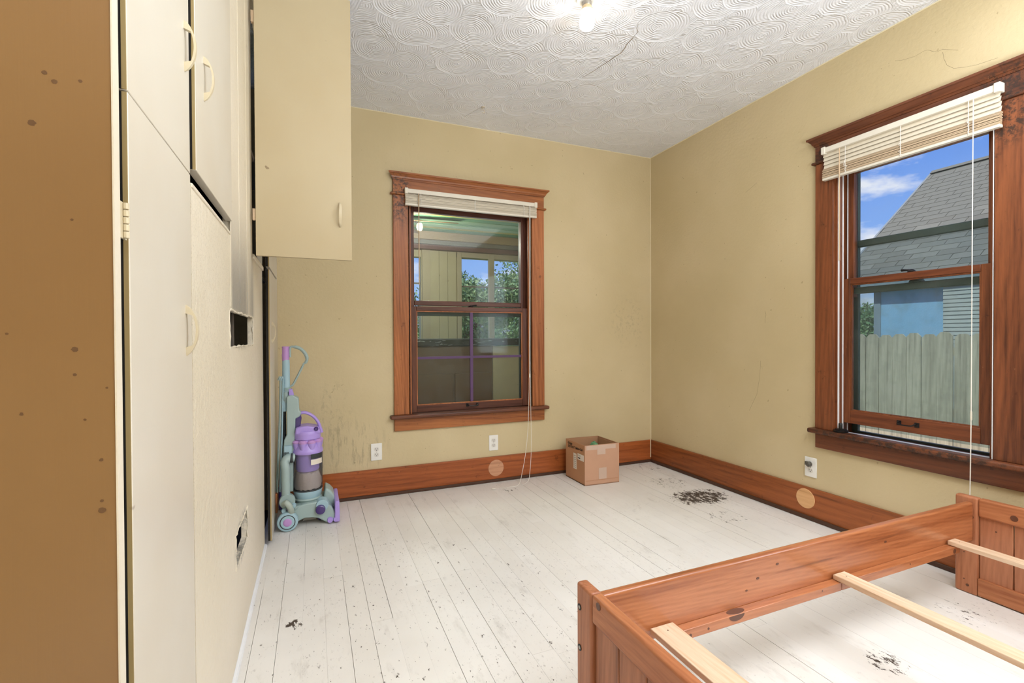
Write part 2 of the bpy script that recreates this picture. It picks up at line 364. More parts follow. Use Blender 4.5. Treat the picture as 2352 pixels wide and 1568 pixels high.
def tube(path, r, seg=10, bm=None, flat=None):
    bm = bm or bmesh.new(); P = [Vector(p) for p in path]; n = len(P); rings = []
    ref = Vector((0, 1, 0))
    for i, p in enumerate(P):
        d = (P[min(i+1, n-1)]-P[max(i-1, 0)]).normalized()
        if abs(d.dot(ref)) > .95: a = d.cross(Vector((1, 0, 0))).normalized()
        else: a = d.cross(ref).normalized()
        b = d.cross(a).normalized()
        rr = r[i] if isinstance(r, (list, tuple)) else r
        fl = flat or 1
        rings.append([bm.verts.new(p+a*rr*math.cos(2*PI*k/seg)+b*rr*fl*math.sin(2*PI*k/seg)) for k in range(seg)])
    for k in range(n-1):
        for i in range(seg): bm.faces.new((rings[k][i], rings[k][(i+1) % seg], rings[k+1][(i+1) % seg], rings[k+1][i]))
    bm.faces.new(rings[0][::-1]); bm.faces.new(rings[-1])
    return bm
def obj(name, bm, m, parent=None, loc=None, bevel=0, smooth=False, seg=2):
    L = Vector(parent['_L']) if parent is not None else Vector(loc or (0, 0, 0))
    for v in bm.verts: v.co -= L
    bmesh.ops.recalc_face_normals(bm, faces=bm.faces)
    me = bpy.data.meshes.new(name); bm.to_mesh(me); bm.free()
    o = bpy.data.objects.new(name, me); COL.objects.link(o)
    if m: me.materials.append(m)
    o['_L'] = tuple(L)
    if parent is not None: o.parent = parent
    else: o.location = L
    if smooth or bevel:
        for p in me.polygons: p.use_smooth = True
        try: me.set_sharp_from_angle(angle=math.radians(38))
        except Exception: pass
    if bevel:
        b = o.modifiers.new('bevel', 'BEVEL'); b.width = bevel; b.segments = seg; b.limit_method = 'ANGLE'; b.harden_normals = False
    return o
def thing(name, loc, label=None, cat=None, group=None, kind=None):
    o = bpy.data.objects.new(name, None); COL.objects.link(o); o.location = loc; o['_L'] = tuple(loc); o.empty_display_size = .05
    if kind: o['kind'] = kind
    if label: o['label'] = label
    if cat: o['category'] = cat
    if group: o['group'] = group
    return o
def tag(o, label=None, cat=None, group=None, kind=None):
    if label: o['label'] = label
    if cat: o['category'] = cat
    if group: o['group'] = group
    if kind: o['kind'] = kind
    return o

XR, YB, XL, ZC = 2.797, 3.467, -.25, 2.7115
YF = -2.0            # wall behind the camera
XH = -1.05           # wall beside the closet, left of the camera
def grid_wall(axis, a, b, u0, u1, z0, z1, holes):
    """slab between a and b (along axis X or Y) spanning u,z with rectangular holes"""
    us = sorted({u0, u1, *[h[0] for h in holes], *[h[1] for h in holes]}); zs = sorted({z0, z1, *[h[2] for h in holes], *[h[3] for h in holes]})
    bm = bmesh.new()
    for i in range(len(us)-1):
        for j in range(len(zs)-1):
            cu, cz = (us[i]+us[i+1])/2, (zs[j]+zs[j+1])/2
            if any(h[0] < cu < h[1] and h[2] < cz < h[3] for h in holes): continue
            if axis == 'Y': box(bm, us[i], us[i+1], a, b, zs[j], zs[j+1])
            else: box(bm, a, b, us[i], us[i+1], zs[j], zs[j+1])
    bmesh.ops.remove_doubles(bm, verts=bm.verts, dist=1e-5)
    seen = {}
    for f in bm.faces: seen.setdefault(tuple(sorted(v.index for v in f.verts)), []).append(f)
    bm.verts.index_update(); seen = {}
    for f in bm.faces: seen.setdefault(tuple(sorted(v.index for v in f.verts)), []).append(f)
    bmesh.ops.delete(bm, geom=[f for fs in seen.values() if len(fs) > 1 for f in fs], context='FACES')
    return bm

# ------------------------------------------------------------------ room shell
fl = tag(obj('floor', B(XH-.1, XR+.1, YF-.1, YB+.1, -.12, -.021), M_dark), kind='structure')
w = .0835; x = XL-.0
cols = []
xx = XH
while xx < XR: cols.append(xx); xx += w
board_count = 0
for ci, x0 in enumerate(cols):
    x1 = min(x0+w, XR)
    cuts = [YF]
    yy = YF+R.uniform(.6, 2.6)
    while yy < YB-.4:
        cuts.append(yy); yy += R.uniform(1.6, 3.2)
    cuts.append(YB)
    for k in range(len(cuts)-1):
        ya, yb = cuts[k], cuts[k+1]
        if x1 < XL-.12 and yb > .9: yb = .9
        if yb <= ya: continue
        gap = R.choice((.0002, .0004, .0007, .0013, .0020))
        zt = -R.uniform(0, .0006)
        o = obj('floor_board', B(x0, x1-gap, ya+.0003, yb-.0003, -.02, zt), M_floor, fl)
        board_count += 1

# back wall (window_1 opening) and right wall (window_2 opening, an added unseen window behind the camera)
BO = (.645, 1.605, .53, 2.12)      # opening u0,u1,z0,z1
RO = (1.122, 1.838, .53, 2.12)
wb = tag(obj('wall_back', grid_wall('Y', YB, YB+.15, XL-.3, XR+.15, -.1, 2.8, [BO]), M_wallback), kind='structure')
wr = tag(obj('wall_right', grid_wall('X', XR, XR+.15, YF-.1, YB, -.1, 2.85, [RO, (-.9, .2, .85, 2.15)]), M_wall), kind='structure')
tag(obj('wall_behind', B(XH-.1, XR+.1, YF-.1, YF, -.1, 2.85), M_wall), kind='structure')
tag(obj('wall_hall', B(XH-.1, XH, YF, 1.0, -.1, 2.85), M_wall), kind='structure')
def zc(y): return ZC+.0092*(YB-y)
bm = bmesh.new()
P = [(XH-.1, YF-.1), (XR+.15, YF-.1), (XR+.15, YB+.15), (XH-.1, YB+.15)]
A = [bm.verts.new((p[0], p[1], zc(p[1]))) for p in P]; C = [bm.verts.new((p[0], p[1], zc(p[1])+.1)) for p in P]
bm.faces.new(A); bm.faces.new(C[::-1])
for i in range(4): bm.faces.new((A[i], C[i], C[(i+1) % 4], A[(i+1) % 4]))
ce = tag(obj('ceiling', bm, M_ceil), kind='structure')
# ceiling crack with a lifted edge, and thin caulk beads along the corners
cp = [(1.555, 2.02), (1.568, 2.05), (1.592, 2.073), (1.596, 2.13), (1.603, 2.183), (1.612, 2.22), (1.618, 2.264), (1.606, 2.31), (1.602, 2.348), (1.585, 2.42), (1.573, 2.489), (1.55, 2.56)]
obj('crack', tube([(p[0]+R.uniform(-.003, .003), p[1], zc(p[1])) for p in cp], [.0008+.0014*math.sin(PI*(i+.5)/12) for i in range(12)], 6), M_crack, ce)
cp2 = [(1.09, 3.14), (1.06, 3.22), (1.02, 3.33)]
obj('crack', tube([(p[0], p[1], zc(p[1])) for p in cp2], .0007, 5), M_crack, ce)
M_caulk = plain('pale_caulk', (226, 214, 182), .5)
obj('caulk_bead', tube([(XR-.001, YB-.001, z) for z in (.2, 1, 2, 2.71)], .0035, 6), M_caulk, wb)
obj('caulk_bead', tube([(XL, YB, zc(YB)-.001), (1, YB, zc(YB)-.001), (XR, YB, zc(YB)-.001)], .004, 6), M_caulk, wb)
obj('caulk_bead', tube([(XR, YB, zc(YB)-.001), (XR, 2, zc(2)-.001), (XR, 0, zc(0)-.001)], .004, 6), M_caulk, wr)
# hairline wall cracks on the right wall
for path in ([(1.527, 2.542), (1.49, 2.527), (1.439, 2.517), (1.40, 2.522), (1.384, 2.519), (1.36, 2.50), (1.34, 2.488), (1.323, 2.489), (1.264, 2.452)],
             [(1.323, 2.474), (1.318, 2.44), (1.305, 2.403), (1.28, 2.375), (1.24, 2.36), (1.2, 2.348), (1.12, 2.34)],
             [(2.292, 1.285), (2.288, 1.26), (2.295, 1.23), (2.292, 1.205)], [(2.33, .95), (2.335, .85), (2.36, .72), (2.42, .6)], [(2.45, 2.12), (2.36, 2.16)]):
    obj('crack', tube([(XR, a+R.uniform(-.002, .002), z) for a, z in path], .0006, 5), M_crack, wr)

# baseboards with dark shoe moulding and the round patches
def baseboard(name, bm, shoe, m):
    o = tag(obj(name, bm, m, bevel=.003), kind='structure'); obj('shoe_moulding', shoe, M_shoe, o, bevel=.004); return o
bb = baseboard('baseboard_back', B(XL+.035, XR, YB-.02, YB, 0, .193), B(XL+.035, XR-.02, YB-.034, YB-.02, 0, .022), M_baseX)
br = baseboard('baseboard_right', B(XR-.02, XR, YF, YB-.02, 0, .193), B(XR-.034, XR-.02, YF, YB-.035, 0, .024), M_baseY)
tag(obj('round_patch', lathe([(.062, -.0035), (.064, 0), (.064, .002)], (1.299, YB-.0195, .105), 'Y', 40), M_discp, bb), 'worn pinkish round wooden patch set in the baseboard')
d = tag(obj('round_patch', lathe([(.058, -.0035), (.060, 0), (.060, .002)], (XR-.0195, 1.995, .122), 'X', 40), M_disc, br), 'raw pale round wooden patch set in the baseboard')
tag(obj('trim_1', tube([(XL+.001, y, .004+.001*math.sin(y*9)) for y in [1.262+i*.1 for i in range(17)]], .0115, 8), M_vinyl), kind='structure')
obj('corner_bead', tube([(XR-.021, YB-.021, z) for z in (.04, .1, .17, .2)], .004, 6), M_caulk, bb)

# ------------------------------------------------------------------ left side: plaster wall with vents cut in it, closets with doors
H1 = (1.772, 2.425, 1.09, 1.212); H2 = (1.857, 2.168, .325, .445)
wl = tag(obj('wall_left', grid_wall('X', XL-.022, XL, 1.262, 2.871, -.02, 2.74, [H1, H2, (1.262, 1.812, 1.466, 2.70), (2.43, 2.84, 1.50, 2.70)]), M_wallleft), kind='structure')
# cavity behind the plaster (dark) with studs and lath
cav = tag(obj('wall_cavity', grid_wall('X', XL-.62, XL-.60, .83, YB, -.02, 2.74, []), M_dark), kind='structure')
obj('stud', B(XL-.12, XL-.04, 2.13, 2.17, -.02, 1.45), M_lath, cav)
obj('stud', B(XL-.12, XL-.05, 1.70, 1.74, -.02, 1.45), M_lath, cav)
for k, z in enumerate((.335, .362, .389)):
    obj('lath', B(XL-.1, XL-.06, 1.80, 2.10, z, z+.02), M_lath, cav)
obj('debris', B(XL-.11, XL-.05, 1.98, 2.13, .28, .40), M_lath, cav)
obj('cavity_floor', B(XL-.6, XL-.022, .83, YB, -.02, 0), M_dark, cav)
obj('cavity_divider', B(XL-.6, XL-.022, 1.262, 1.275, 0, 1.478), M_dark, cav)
# vertical seams of the boarded chimney face, rim of broken plaster around the two cut-outs
for y, wd in ((1.806, .003), (2.02, .0018), (2.24, .0022)):
    obj('seam_strip', B(XL-.0005, XL+.0012, y, y+wd*3, 1.225, 2.70), M_wallleft, wl)
def rim(h, name='broken_plaster_rim'):
    y0, y1, z0, z1 = h; pts = []
    def seg(a, b, n):
        for i in range(n): t = i/n; pts.append((XL+R.uniform(-.001, .001), a[0]+(b[0]-a[0])*t+R.uniform(-.004, .004), a[1]+(b[1]-a[1])*t+R.uniform(-.003, .003)))
    seg((y0, z0), (y1, z0), 22); seg((y1, z0), (y1, z1), 7); seg((y1, z1), (y0, z1), 22); seg((y0, z1), (y0, z0), 7); pts.append(pts[0])
    obj(name, tube(pts, [R.uniform(.0015, .0045) for _ in pts], 6), M_whiteedge, wl)
rim(H1); rim(H2)
tag(obj('ledge_strip', B(XL-.02, XL+.003, 1.264, 1.80, 1.458, 1.469), M_whiteedge, wl, bevel=.003))
tag(obj('ledge_strip', B(XL-.01, XL+.008, 2.43, 2.86, 1.478, 1.499), M_whiteedge, wl, bevel=.003))

def strap_handle(parent, c, out, L=.108, proj=.021, width=.011, m=None):
    """D-shaped strap handle; c = centre on the door face, out = unit vector away from the face, long side along Z"""
    out = Vector(out); side = out.cross(Vector((0, 0, 1))).normalized(); c = Vector(c)
    bm = bmesh.new(); n = 24; rows = []
    for i in range(n+1):
        t = -1+2*i/n; o_ = proj*(max(0, 1-t*t))**.75+.0015; inn = o_-.0042 if abs(t) < .62 else 0
        inn = max(0, inn); wd = width*(.35+.65*(1-t*t)**.5)
        z = t*L/2; row = []
        for a, s in ((inn, -1), (o_, -1), (o_, 1), (inn, 1)): row.append(bm.verts.new(c+out*a+side*(s*wd/2)+Vector((0, 0, z))))
        rows.append(row)
    for i in range(n):
        for k in range(4): bm.faces.new((rows[i][k], rows[i][(k+1) % 4], rows[i+1][(k+1) % 4], rows[i+1][k]))
    bm.faces.new(rows[0][::-1]); bm.faces.new(rows[-1])
    return obj('handle', bm, m or M_handle, parent, smooth=True)
def door_x(parent, xf, th, y0, y1, z0, z1, m=None):
    """door slab in a plane x = const with olive and shade-dark strips on its near edge"""
    d = obj('door', B(xf-th, xf, y0+.0016, y1, z0, z1), m or M_cab, parent, bevel=.0015)
    obj('olive_edge', B(xf-.0072, xf-.0012, y0, y0+.0014, z0+.001, z1-.001), M_cabedge, d)
    obj('painted_edge_shade', B(xf-th+.0006, xf-.0074, y0+.0004, y0+.0014, z0+.001, z1-.001), M_dark, d)  # dark strip paints the shade of the gap onto the edge
    return d
def hinge(parent, c, L=.052):
    h = obj('hinge', B(c[0]-.006, c[0]-.003, c[1]-.013, c[1]+.013, c[2]-L/2, c[2]+L/2), M_handle, parent)
    for k in range(5):
        z = c[2]-L/2+k*L/5; obj('knuckle', lathe([(.0035, .0006), (.0042, .0012), (.0042, L/5-.0012), (.0035, L/5-.0006)], (c[0], c[1], z), 'Z', 10), M_handle, h)
    return h
nc = thing('built_in_closet', (XL-.3, 1.3, 0), 'cream painted built-in closet with shade-toned brown side panel nearest the camera on the left', 'closet')
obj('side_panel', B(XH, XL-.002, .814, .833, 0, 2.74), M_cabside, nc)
M_dent = plain('brown_paint_dent', (104, 74, 44), .7)
for x_, z_, r_ in ((-.322, 1.469, .0028), (-.312, 1.459, .003), (-.285, 1.465, .0022), (-.335, 1.401, .004), (-.296, 1.279, .0016), (-.295, 1.106, .0035), (-.295, 1.072, .002), (-.363, 1.127, .0016), (-.285, 1.011, .0016), (-.261, 1.053, .0015), (-.35, 1.023, .0022), (-.268, .955, .0022), (-.268, .899, .002), (-.268, .886, .004)):
    bm = lathe([(r_, -.0003), (r_*.9, -.0002), (r_, .0003)], (x_, .814, z_), 'Y', 10)
    for v in bm.verts: v.co.x += R.uniform(-.3, .3)*r_
    obj('paint_dent', bm, M_dent, nc)
obj('face_edge', B(XL-.002, XL, .813, .8345, 0, 2.74), M_whiteedge, nc)
obj('top_rail', B(XL-.02, XL, .835, 1.812, 2.702, 2.738), M_cab, nc)
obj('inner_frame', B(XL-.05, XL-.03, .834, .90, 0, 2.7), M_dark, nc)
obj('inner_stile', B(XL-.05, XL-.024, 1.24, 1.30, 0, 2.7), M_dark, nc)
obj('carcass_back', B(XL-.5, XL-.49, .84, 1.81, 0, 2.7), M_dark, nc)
d1 = door_x(nc, XL, .018, .869, 1.257, .02, 1.4845); strap_handle(d1, (XL, 1.205, 1.137), (1, 0, 0)); hinge(d1, (XL+.002, .850, 1.290)); hinge(d1, (XL+.002, .850, .22))
d2 = door_x(nc, XL, .018, .869, 1.257, 1.4865, 2.70); strap_handle(d2, (XL, 1.216, 1.746), (1, 0, 0)); hinge(d2, (XL+.002, .850, 2.5))
d3 = door_x(nc, XL+.007, .02, 1.281, 1.800, 1.503, 2.70); strap_handle(d3, (XL+.007, 1.376, 1.757), (1, 0, 0))
tag(obj('floor_strip', tube([(XL+.001, y, .004) for y in (.84, 1.0, 1.2, 1.262)], .009, 8), M_vinyl, nc))

fc = thing('corner_closet', (XL-.3, 3.1, 0), 'cream corner closet beyond the soot stain, its upper door swung open', 'closet')
obj('stile', B(XL-.02, XL+.002, 2.841, 2.858, 1.50, 2.74), M_cab, fc)
obj('top_rail', B(XL-.02, XL+.012, 2.86, YB, 2.702, 2.738), M_cab, fc)
obj('shelf', B(XL-.55, XL-.03, 2.40, 3.4, 2.05, 2.07), M_lath, fc)
obj('carcass_floor', B(XL-.55, XL-.03, 2.40, 3.44, 1.47, 1.485), M_lath, fc)
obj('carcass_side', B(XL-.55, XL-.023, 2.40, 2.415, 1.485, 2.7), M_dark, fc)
obj('jamb_strip', B(XL-.03, XL+.034, 3.442, YB-.001, 0, 2.70), M_cab, fc)
# upper door swung open at a right angle
od = obj('door', B(-.228, .171, 2.350, 2.368, 1.480, 2.690), M_cabopen, fc, bevel=.0015)
tag(od, 'cream upper door, shade tinted into its colour, swung wide open into the room')
strap_handle(od, (.120, 2.350, 1.688), (0, -1, 0), L=.115, proj=.028, width=.012)
for z in (1.66, 2.52):
    hh = obj('hinge', B(-.240, -.228, 2.354, 2.370, z-.025, z+.025), M_clearwand, od)
d4 = door_x(fc, -.215, .019, 2.872, 3.438, 1.503, 2.69); 
d5 = door_x(fc, -.215, .019, 2.872, 3.438, .022, 1.490); strap_handle(d5, (-.215, 2.985, 1.152), (1, 0, 0), L=.12)

# ------------------------------------------------------------------ windows
def make_window(name, T, u0, u1, mats, purple=False, lift=0.0, storm=None, axis='X', label=''):
    """u0,u1 = inner casing edges; T maps (u, v into room, z). returns root."""
    mZ, mH, mSZ, mSH = mats
    def bx(*a):
        bm = B(*a)
        for v in bm.verts: v.co = T(v.co)
        return bm
    def tr(bm):
        for v in bm.verts: v.co = T(v.co)
        return bm
    cw = .107; um = (u0+u1)/2
    root = thing(name, T(Vector((um, 0, .5))), kind='structure')
    for a, b in ((u0-cw, u0), (u1, u1+cw)): obj('side_casing', bx(a, b, 0, .022, .565, 2.135), mZ, root, bevel=.003)
    obj('head_casing', bx(u0-cw, u1+cw, 0, .022, 2.15, 2.245), mH, root, bevel=.002)
    obj('head_fillet', bx(u0-cw-.018, u1+cw+.018, 0, .034, 2.135, 2.15), mH, root, bevel=.005)
    # crown with mitred returns
    prof = [(.022, 2.240), (.026, 2.240), (.030, 2.250), (.034, 2.252), (.037, 2.262), (.050, 2.276), (.056, 2.279), (.056, 2.290), (.0, 2.290), (.0, 2.240)]
    bm = bmesh.new(); L_ = []; R_ = []
    for v, z in prof:
        e = max(0, v-.022)
        L_.append(bm.verts.new(T(Vector((u0-cw-e, v, z))))); R_.append(bm.verts.new(T(Vector((u1+cw+e, v, z)))))
    n = len(prof)
    for i in range(n): bm.faces.new((L_[i], R_[i], R_[(i+1) % n], L_[(i+1) % n]))
    bm.faces.new(L_); bm.faces.new(R_[::-1]); obj('crown_moulding', bm, mH, root)
    obj('stool', bx(u0-cw-.03, u1+cw+.03, -.02, .055, .537, .565), (M_stool if purple else mH), root, bevel=.010, seg=4)
    obj('apron', bx(u0-cw, u1+cw, 0, .02, .449, .537), mH, root, bevel=.003)
    # jambs, stops and sloping sill
    for a, b in ((u0-.001, u0+.012), (u1-.012, u1+.001)): obj('jamb', bx(a, b, -.15, .0, .55, 2.12), mSZ, root)
    for a, b in ((u0+.012, u0+.022), (u1-.022, u1-.012)): obj('stop_bead', bx(a, b, -.024, -.004, .56, 2.11), mZ, root, bevel=.002)
    obj('head_jamb', bx(u0, u1, -.15, 0, 2.108, 2.121), mSH, root)
    obj('sill', tr(prism([(-.19, .515), (-.02, .552), (-.02, .53), (-.19, .50)], 'X', u0, u1)) if False else bx(u0, u1, -.155, -.021, .525, .553), mSH, root)
    st = .047
    a, b = u0+.010, u1-.010
    # upper sash, outer track
    up = obj('upper_sash', bx(a, a+st, -.105, -.070, 1.34, 2.10), mSZ, root, bevel=.002)
    def add(o_parent, nm, bm, m, **k): return obj(nm, bm, m, o_parent, **k)
    add(up, 'stile', bx(b-st, b, -.105, -.070, 1.34, 2.10), mSZ, bevel=.002)
    add(up, 'top_rail', bx(a+st, b-st, -.105, -.070, 2.05, 2.10), mSH, bevel=.002)
    add(up, 'bottom_rail', bx(a+st, b-st, -.105, -.070, 1.357, 1.393), (mSH if purple else M_storm), bevel=.004)
    add(up, 'glass', bx(a+st, b-st, -.089, -.086, 1.385, 2.05), M_glass)
    # lower sash, inner track
    z0 = .567+lift; z1 = 1.348+lift*1.9; zb = .618+lift*1.45
    lo = obj('lower_sash', bx(a, a+.054, -.064, -.028, z0, z1), mSZ, root, bevel=.002)
    add(lo, 'stile', bx(b-.054, b, -.064, -.028, z0, z1), mSZ, bevel=.002)
    add(lo, 'meeting_rail', bx(a+.054, b-.054, -.064, -.026, z1-.033, z1), mSH, bevel=.003)
    add(lo, 'bottom_rail', bx(a+.054, b-.054, -.064, -.028, z0, zb), mSH, bevel=.003)
    add(lo, 'glass', bx(a+.054, b-.054, -.048, -.045, zb, z1-.033), M_glasslow)
    # glazing bead
    gb = bmesh.new()
    for q in ((a+.054, a+.061, zb, z1-.033), (b-.061, b-.054, zb, z1-.033), (a+.061, b-.061, zb, zb+.007), (a+.061, b-.061, z1-.040, z1-.033)):
        box(gb, q[0], q[1], -.044, -.032, q[2], q[3])
    add(lo, 'glazing_bead', tr(gb), mats[0])
    if purple:
        zc_ = .966
        add(lo, 'vertical_muntin', bx(um-.011, um+.011, -.052, -.036, zb, z1-.033), M_purple_tape)
        add(lo, 'horizontal_muntin', bx(a+.052, b-.052, -.053, -.0375, zc_-.009, zc_+.009), M_purple_tape)
    # sash lock and lift handle
    lk = bmesh.new()
    for q in lathe([(.016, 0), (.018, .003), (.014, .010), (.008, .014)], (um-.004, -.046, z1), 'Z', 20).verts: pass
    lk = lathe([(.016, 0), (.018, .003), (.014, .010), (.008, .014)], (um-.004, -.046, z1), 'Z', 20)
    tube([(um-.004, -.046, z1+.010), (um+.02, -.050, z1+.013), (um+.045, -.055, z1+.016)], [.006, .005, .007], 8, lk)
    add(lo, 'sash_lock', tr(lk), M_black, smooth=True)
    zl = (z0+zb)/2+.006
    lh = tube(smooth_path([(um-.04, -.028, zl+.008), (um-.038, -.012, zl+.006), (um-.028, -.002, zl-.002), (um, 0, zl-.004), (um+.028, -.002, zl-.002), (um+.038, -.012, zl+.006), (um+.04, -.028, zl+.008)], 4), .0035, 8)
    box(lh, um-.050, um-.030, -.029, -.025, zl-.010, zl+.014); box(lh, um+.030, um+.050, -.029, -.025, zl-.010, zl+.014)
    add(lo, 'lift_handle', tr(lh), M_black, smooth=True)
    # exterior storm window
    sf = obj('storm_frame', bx(u0-.02, u0+.035, -.15, -.128, .56, 2.12), M_storm, root)
    add(sf, 'stile', bx(u1-.045, u1+.02, -.15, -.128, .56, 2.12), M_storm)
    for (za, zb_) in storm['bars']: add(sf, 'cross_bar', bx(u0, u1, -.149, -.122, za, zb_), M_storm, bevel=.006)
    add(sf, 'bottom_bar', bx(u0, u1, -.15, -.128, .550, .563), M_storm)
    if storm.get('screen'): add(sf, 'insect_screen', bx(u0, u1, -.141, -.140, .585, storm['screen']), M_screen)
    add(sf, 'glass', bx(u0, u1, -.136, -.134, .585, 2.12), M_glass)
    return root
T1 = lambda p: Vector((p.x, YB-p.y, p.z))
T2 = lambda p: Vector((XR-p.y, p.x, p.z))
w1 = make_window('window_1', T1, .636, 1.614, (M_trimL, M_trimX, M_sashZ, M_sashX), purple=True, storm={'bars': [(1.282, 1.325)]})
w2 = make_window('window_2', T2, 1.124, 1.828, (M_rtrimZ, M_rtrimY, M_rtrimZ, M_rsashY), lift=.050, storm={'bars': [(1.628, 1.668)], 'screen': 1.63})
# white vinyl jamb strips and bright sill edge on the right window
for a, b, v0, v1 in ((1.808, 1.817, -.02, -.001), (1.800, 1.806, -.0275, -.0245), (1.800, 1.804, -.068, -.0645), (1.1255, 1.1285, -.02, .020)):
    bm = B(a, b, v0, v1, .567, 2.10)
    for q in bm.verts: q.co = T2(q.co)
    obj('jamb_strip', bm, M_vinyl, w2)
bm = B(1.14, 1.81, -.072, -.021, .5535, .558)
for q in bm.verts: q.co = T2(q.co)
obj('sill_strip', bm, M_vinyl, w2)
lk = lathe([(.030, 0), (.034, .004), (.024, .020), (.014, .026)], (XR+.088, 1.47, 1.391), 'Z', 18); obj('storm_latch', lk, M_storm, w2, smooth=True)
# unseen window added behind the camera, framing the fill light for the left
w3 = thing('added_window_3', (XR, -.35, 1.5), kind='structure')
for a, b, c, d_ in ((-1.0, -.9, .75, 2.25), (.2, .3, .75, 2.25), (-1.0, .3, 2.15, 2.25), (-1.0, .3, .75, .85)):
    obj('casing', B(XR-.022, XR, a, b, c, d_), M_rtrimZ, w3)

# ------------------------------------------------------------------ blinds
def make_blind(T, u0, u1, ztop, open_slats, zbot, label, um_cords, mdark, group):
    root = thing('window_blind', T(Vector(((u0+u1)/2, .03, ztop))), label, 'blind', group)
    def tr(bm):
        for v in bm.verts: v.co = T(v.co)
        return bm
    hr = obj('headrail', tr(B(u0+.012, u1-.012, .023, .058, ztop-.030, ztop)), M_rail, root, bevel=.002)
    for a in (u0, u1-.022): obj('end_bracket', tr(B(a, a+.022, .022, .062, ztop-.036, ztop+.005)), M_rail, hr, bevel=.002)
    zs = ztop-.033; tmpl = None
    zz = zs; rows = []
    for i in range(open_slats): rows.append((zz-.008, .86)); zz -= .0215
    nst = int((zz-(zbot+.014))/.0036)
    for i in range(nst): rows.append((zz-(i+.5)*.0036, .08+R.uniform(-.05, .05)))
    for i, (z, tilt) in enumerate(rows):
        bm = bmesh.new(); h = .0125; prev = None; jit = R.uniform(-.0015, .0015)
        dd = []
        for k in range(5):
            s = -1+k*.5; cv = .0016*(1-s*s)
            v = .041+jit+s*h*math.cos(tilt*1.45); zq = z-s*h*math.sin(tilt*1.45)+cv
            dd.append((v, zq))
        ring0 = [bm.verts.new(T(Vector((u0+.004+jit, v, q)))) for v, q in dd]+[bm.verts.new(T(Vector((u0+.004+jit, v, q-(.0009 if i < open_slats else .0026))))) for v, q in dd[::-1]]
        ring1 = [bm.verts.new(T(Vector((u1-.004+jit, v, q)))) for v, q in dd]+[bm.verts.new(T(Vector((u1-.004+jit, v, q-(.0009 if i < open_slats else .0026))))) for v, q in dd[::-1]]
        n = len(ring0)
        for k in range(n): bm.faces.new((ring0[k], ring1[k], ring1[(k+1) % n], ring0[(k+1) % n]))
        bm.faces.new(ring0); bm.faces.new(ring1[::-1])
        obj('slat', bm, M_blind if i < open_slats else mdark, root)
    obj('bottom_rail', tr(B(u0+.003, u1-.003, .028, .054, zbot, zbot+.013)), M_rail, root, bevel=.002)
    for u in um_cords:
        bm = bmesh.new()
        for v in (.0265, .0555):
            box(bm, u-.0012, u+.0012, v-.0008, v+.0008, zbot+.002, ztop-.03)
        for v in (.0560,): # slack ladder loops bunched over the stack
            pts = [(u+R.uniform(-.009, .009), v+R.uniform(0, .004), zbot+.008+(zz-zbot)*k/14) for k in range(15)]
            tube(pts, .0013, 5, bm)
        obj('ladder_cord', tr(bm), M_cord, root)
    return root, tr
b1, tr1 = make_blind(T1, .607, 1.645, 2.176, 0, 2.060, 'short cream blind raised above the back wall window', (.72, 1.13, 1.53), M_blind, None)
b2, tr2 = make_blind(T2, 1.090, 1.874, 2.205, 4, 2.018, 'wide cream blind with shade-toned stack hanging over the right wall window', (1.20, 1.47, 1.74), M_blindd, None)
obj('tilt_wand', tr1(tube([(.703, .066, 2.145), (.703, .066, 1.9), (.703, .066, 1.495)], [.003, .0038, .0035], 8)), M_clearwand, b1, smooth=True)
c1 = []
def fx(v): return YB-v
pb = smooth_path([(1.573, fx(.066), 2.14), (1.571, fx(.066), 1.6), (1.567, fx(.066), 1.0), (1.562, fx(.066), .70), (1.548, fx(.075), .42), (1.52, fx(.09), .22), (1.47, fx(.13), .07), (1.42, fx(.18), .006), (1.34, fx(.20), .004), (1.24, fx(.20), .004)], 6)
obj('pull_cord', tube(pb, .0018, 6), M_cord, b1, smooth=True)
pb = smooth_path([(1.579, fx(.066), 2.14), (1.577, fx(.066), 1.6), (1.574, fx(.066), 1.0), (1.576, fx(.066), .62), (1.577, fx(.072), .30), (1.565, fx(.085), .14), (1.52, fx(.14), .015), (1.44, fx(.19), .004)], 6)
obj('pull_cord', tube(pb, .0018, 6), M_cord, b1, smooth=True)
obj('cord_tassel', tube([(1.23, fx(.20), .006), (1.20, fx(.198), .006)], [.004, .006], 8), M_rail, b1)
obj('cord_joiner', tube([(1.568, fx(.066), .83), (1.569, fx(.066), .80)], .004, 8), M_rail, b1)
pb = smooth_path([(XR-.066, 1.178, 2.17), (XR-.067, 1.179, 1.6), (XR-.066, 1.180, 1.0), (XR-.066, 1.181, .66), (XR-.072, 1.182, .3), (XR-.09, 1.18, .05), (XR-.12, 1.16, .006)], 6)
obj('pull_cord', tube(pb, .0019, 6), M_cord, b2, smooth=True)
obj('cord_joiner', tube([(XR-.066, 1.180, .775), (XR-.066, 1.180, .735)], .0035, 8), M_rail, b2)
obj('tilt_wand', tr2(tube([(1.765, .066, 2.17), (1.765, .066, 1.9), (1.765, .064, 1.54)], [.003, .004, .0035], 8)), M_clearwand, b2, smooth=True)
# small black coil of weatherstrip on the right sill
rs = thing('rubber_stopper', (XR-.005, 1.785, .565), 'small black rubber disc stack at left end of the right window sill', 'stopper')
for k, (r_, z) in enumerate(((.036, .5652), (.038, .571), (.030, .577))):
    obj('rubber_disc', lathe([(r_-.003, 0), (r_, .0015), (r_, .004), (r_-.003, .0055)], (XR-.010+.001*k, 1.790, z), 'Z', 24), M_black, rs, smooth=True)
obj('rubber_disc', lathe([(.010, 0), (.010, .03), (.007, .034)], (XR-.012, 1.790, .583), 'Z', 16), M_black, rs, smooth=True)

